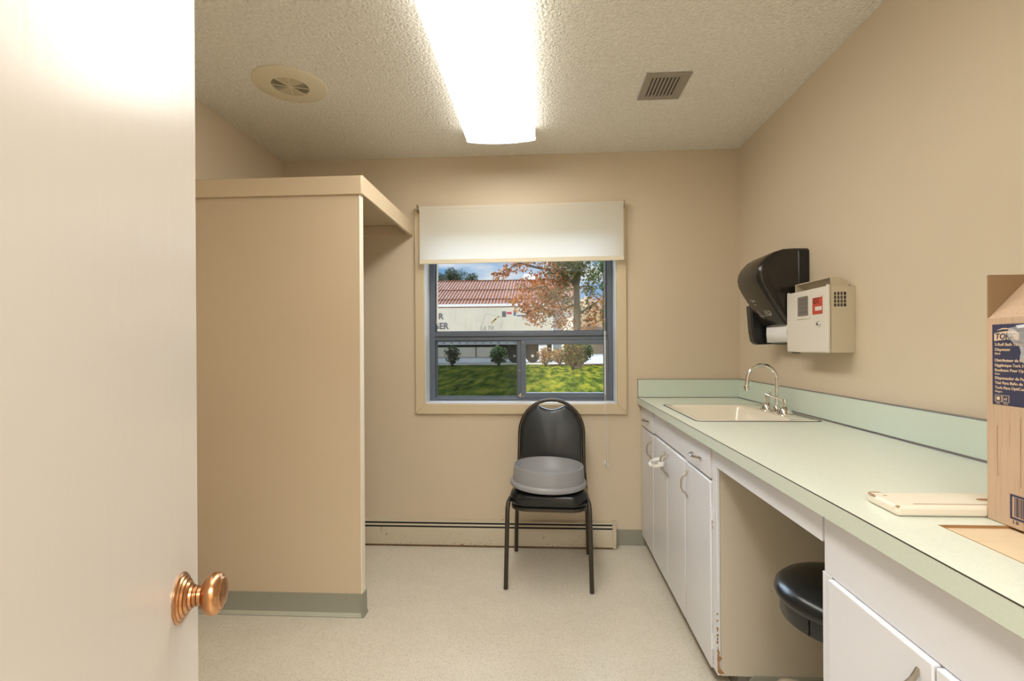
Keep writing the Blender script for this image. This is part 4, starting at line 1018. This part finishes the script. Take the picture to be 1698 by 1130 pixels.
for pts_, r0 in (([A(956, 475), A(963, 440, .5), A(972, 405, 1), A(985, 370, 1)], .15), ([A(955, 492), A(935, 503, -1), A(922, 495, -1), A(905, 475, -1.5)], .09), ([A(951, 505), A(932, 515), A(925, 500), A(900, 508, -.5), A(880, 500, -.8)], .07),
                 ([A(952, 470), A(925, 450, -.5), A(895, 445, -1), A(860, 436, -1.5), A(838, 450, -1.5)], .10), ([A(950, 440), A(920, 415, 1), A(880, 405, 1), A(850, 420, .5)], .09), ([A(957, 478), A(970, 474), A(982, 478)], .06),
                 ([A(956, 525), A(975, 510), A(992, 500)], .10), ([A(905, 475, -1.5), A(880, 480, -1.7), A(862, 472, -1.8)], .05), ([A(900, 508, -.5), A(872, 520, -.7), A(858, 515, -.7)], .05)):
    tube(b, pts_, [r0*(1-.75*k/(len(pts_)-1)) for k in range(len(pts_))], 7)
obj('trunk', b, M_bark, mt)
oc = [(A(835, 452, -1.5), .35, 60), (A(822, 458, -1.5), .25, 28), (A(850, 440, -1.2), .5, 60), (A(870, 432, -1), .7, 110), (A(895, 470, -1), .8, 190), (A(872, 478, -1.5), .6, 80), (A(905, 500, -.6), .8, 200), (A(870, 505, -.6), .7, 130), (A(848, 498, -.5), .35, 30), (A(885, 520, -.6), .7, 180), (A(928, 470, -.5), .5, 100),
      (A(930, 520, .3), .6, 90), (A(925, 535, .3), .5, 60), (A(985, 525, .5), .6, 70), (A(990, 505, .5), .6, 80), (A(897, 535, -.4), .4, 30), (A(915, 500, .3), .9, 160), (A(975, 545, .8), .7, 70), (A(940, 545, .6), .7, 70), (A(880, 400), 1.5, 400), (A(915, 445, -1), .8, 150)]
foliage('foliage', oc, .085, L_or, mt, 2)
gc = [(A(920, 440, .5), .8, 200), (A(945, 445, .3), .9, 260), (A(960, 440, -.4), .7, 180), (A(935, 470, .4), .7, 150), (A(925, 490, .4), .5, 80), (A(945, 500, .4), .5, 70), (A(985, 450, .8), .7, 90), (A(975, 480, .5), .4, 40), (A(910, 520, .2), .35, 40), (A(950, 400), 1.8, 700), (A(985, 390), 1.8, 600), (A(915, 390, 1), 1.5, 400), (A(905, 490, .5), .5, 60), (A(985, 470, 1), .9, 170), (A(970, 515, 1), .8, 110), (A(935, 450, -.6), .9, 220)]
foliage('foliage', gc, .085, L_ol, mt, 3)
nt2 = thing('slender_tree', 'slender dark leafy tree beside the right frame of the upper pane', 'tree', (at(1006, 600, 17).x, 17, gz(17)))
def A2(u, v, dy=0): return at(u, v, 17+dy)
b = B(); bb_ = A2(1003, 640); bb_.z = gz(17)-.1
tube(b, [at(1012, 700, 17), A2(1008, 600), A2(1003, 540), A2(1003, 480), A2(1002, 430), A2(1000, 380)], [.10, .09, .08, .07, .06, .03], 8); obj('trunk', b, M_bark2, nt2)
foliage('foliage', [(A2(1003, 445), .22, 110), (A2(1003, 475), .2, 70), (A2(998, 435), .3, 60), (A2(1004, 520), .22, 40), (A2(990, 455), .25, 26), (A2(1000, 405), .5, 200)], .05, L_gr, nt2, 5)
foliage('foliage', [(A2(1002, 500), .18, 36), (A2(1000, 530), .25, 40)], .05, L_dr, nt2, 6)
def shrub(label, u, v0, v1, w, Y, m, n, s, seed, name='shrub', trunk=True, leaf2=None):
    zb_ = gz(Y) if Y < 30 else .12
    c = at(u, (v0+v1)/2, Y); t_ = at(u, v0, Y).z; c.z = (t_+zb_)/2
    o = thing(name, label, 'shrub', (c.x, Y, zb_)); b = B()
    rr = (t_-zb_)/2; cz_ = zb_+rr*1.1
    for k in range(6):
        a = 2*PI*k/6; tube(b, [(c.x, Y, zb_-.05), (c.x+.25*w*math.cos(a), Y+.25*w*math.sin(a), cz_), (c.x+.4*w*math.cos(a), Y+.4*w*math.sin(a), cz_+rr*.5)], [.03, .02, .008], 5)
    obj('stems', b, M_bark2, o)
    foliage('foliage', [((c.x, Y, cz_+.02), (w/2, w/2, rr*.95), n)], s, m, o, seed)
    if leaf2: foliage('foliage', [((c.x, Y, cz_+.02), (w/2, w/2, rr*.95), n//3)], s, leaf2, o, seed+50)
    return o
shrub('dark round shrub at the far left edge of the lawn', 750, 574, 604, 1.02, 28.9, L_gr, 420, .06, 11)
shrub('light green leafy shrub at the lawn edge in front of the trailer wheels', 827, 575, 602, 1.15, 29.2, L_lg, 260, .09, 12, leaf2=L_gr)
shrub('dry orange-leaved shrub at the left end of the planting bed', 905, 577, 603, 1.1, 28.8, L_dr, 300, .07, 13)
shrub('sparse dry shrub in the middle of the planting bed', 928, 579, 602, 1.2, 30.2, L_dr, 260, .07, 14)
shrub('tall green-gold shrub below the autumn tree', 950, 564, 607, 1.15, 24.8, L_ol, 520, .08, 15, leaf2=L_dr)
shrub('dark green shrub at the right end of the planting bed', 966, 566, 602, 1.3, 30.0, L_gr, 480, .08, 16, leaf2=L_lg)
b = B(); prism(b, [(.3, edgeY(0)-1.1), (7, edgeY(7)-1.4), (7, edgeY(7)+.1), (.3, edgeY(0)+.1)], 'z', .0, .155); md = obj('mulch_bed', b, M_mulch, kind='structure')
def ever(u, top, w, Y, seed, label):
    p = at(u, top, Y); o = thing('evergreen_tree', label, 'tree', (p.x, Y, 0), group='evergreens behind the ridge'); h = p.z
    b = B(); tube(b, [(p.x, Y, 0), (p.x, Y, h*.9)], [.4, .1], 8); obj('trunk', b, M_bark2, o)
    foliage('foliage', [((p.x, Y, h-w*.45), (w/2, w/2, w*.45), 300), ((p.x-w*.25, Y, h-w*.85), (w*.4, w/2, w*.4), 200), ((p.x+w*.3, Y, h-w*.9), (w*.45, w/2, w*.35), 200), ((p.x, Y, h-w*1.6), (w/2, w/2, w*.7), 250)], .16, L_ev, o, seed)
ever(732, 452, 2.8, 103, 21, 'low evergreen crown left of the tallest one above the roof ridge')
ever(748, 443, 2.3, 85, 22, 'tallest evergreen crown above the roof ridge at the left')
ever(762, 446, 3.6, 91, 23, 'broad evergreen crown just right of the tallest one above the roof ridge')
ever(783, 452, 2.4, 97, 24, 'rightmost small evergreen crown above the roof ridge')
# fallen leaves on the lawn
rng = np.random.default_rng(8); V = []; Fc = []
for k in range(140):
    u_ = rng.uniform(885, 1005); v_ = rng.uniform(606, 665); Yl = None
    lo, hi = 4.0, 30.0
    for _ in range(30):
        mid_ = (lo+hi)/2
        if at(u_, v_, mid_).z > gz(mid_): lo = mid_
        else: hi = mid_
    p = at(u_, v_, lo); s = rng.uniform(.02, .05); a = rng.uniform(0, PI)
    kk = len(V); V += [(p.x+s*math.cos(a+q), p.y+s*math.sin(a+q), gz(lo)+.02+.01*(q > 2)) for q in (0, PI/2, PI, 3*PI/2)]; Fc.append((kk, kk+1, kk+2, kk+3))
me = bpy.data.meshes.new('fallen_leaves'); me.from_pydata(V, [], Fc); me.materials.append(L_dr); fl = bpy.data.objects.new('fallen_leaves', me); COL.objects.link(fl)
tag(fl, 'dry brown leaves scattered over the sunlit lawn', 'leaves', kind='stuff')
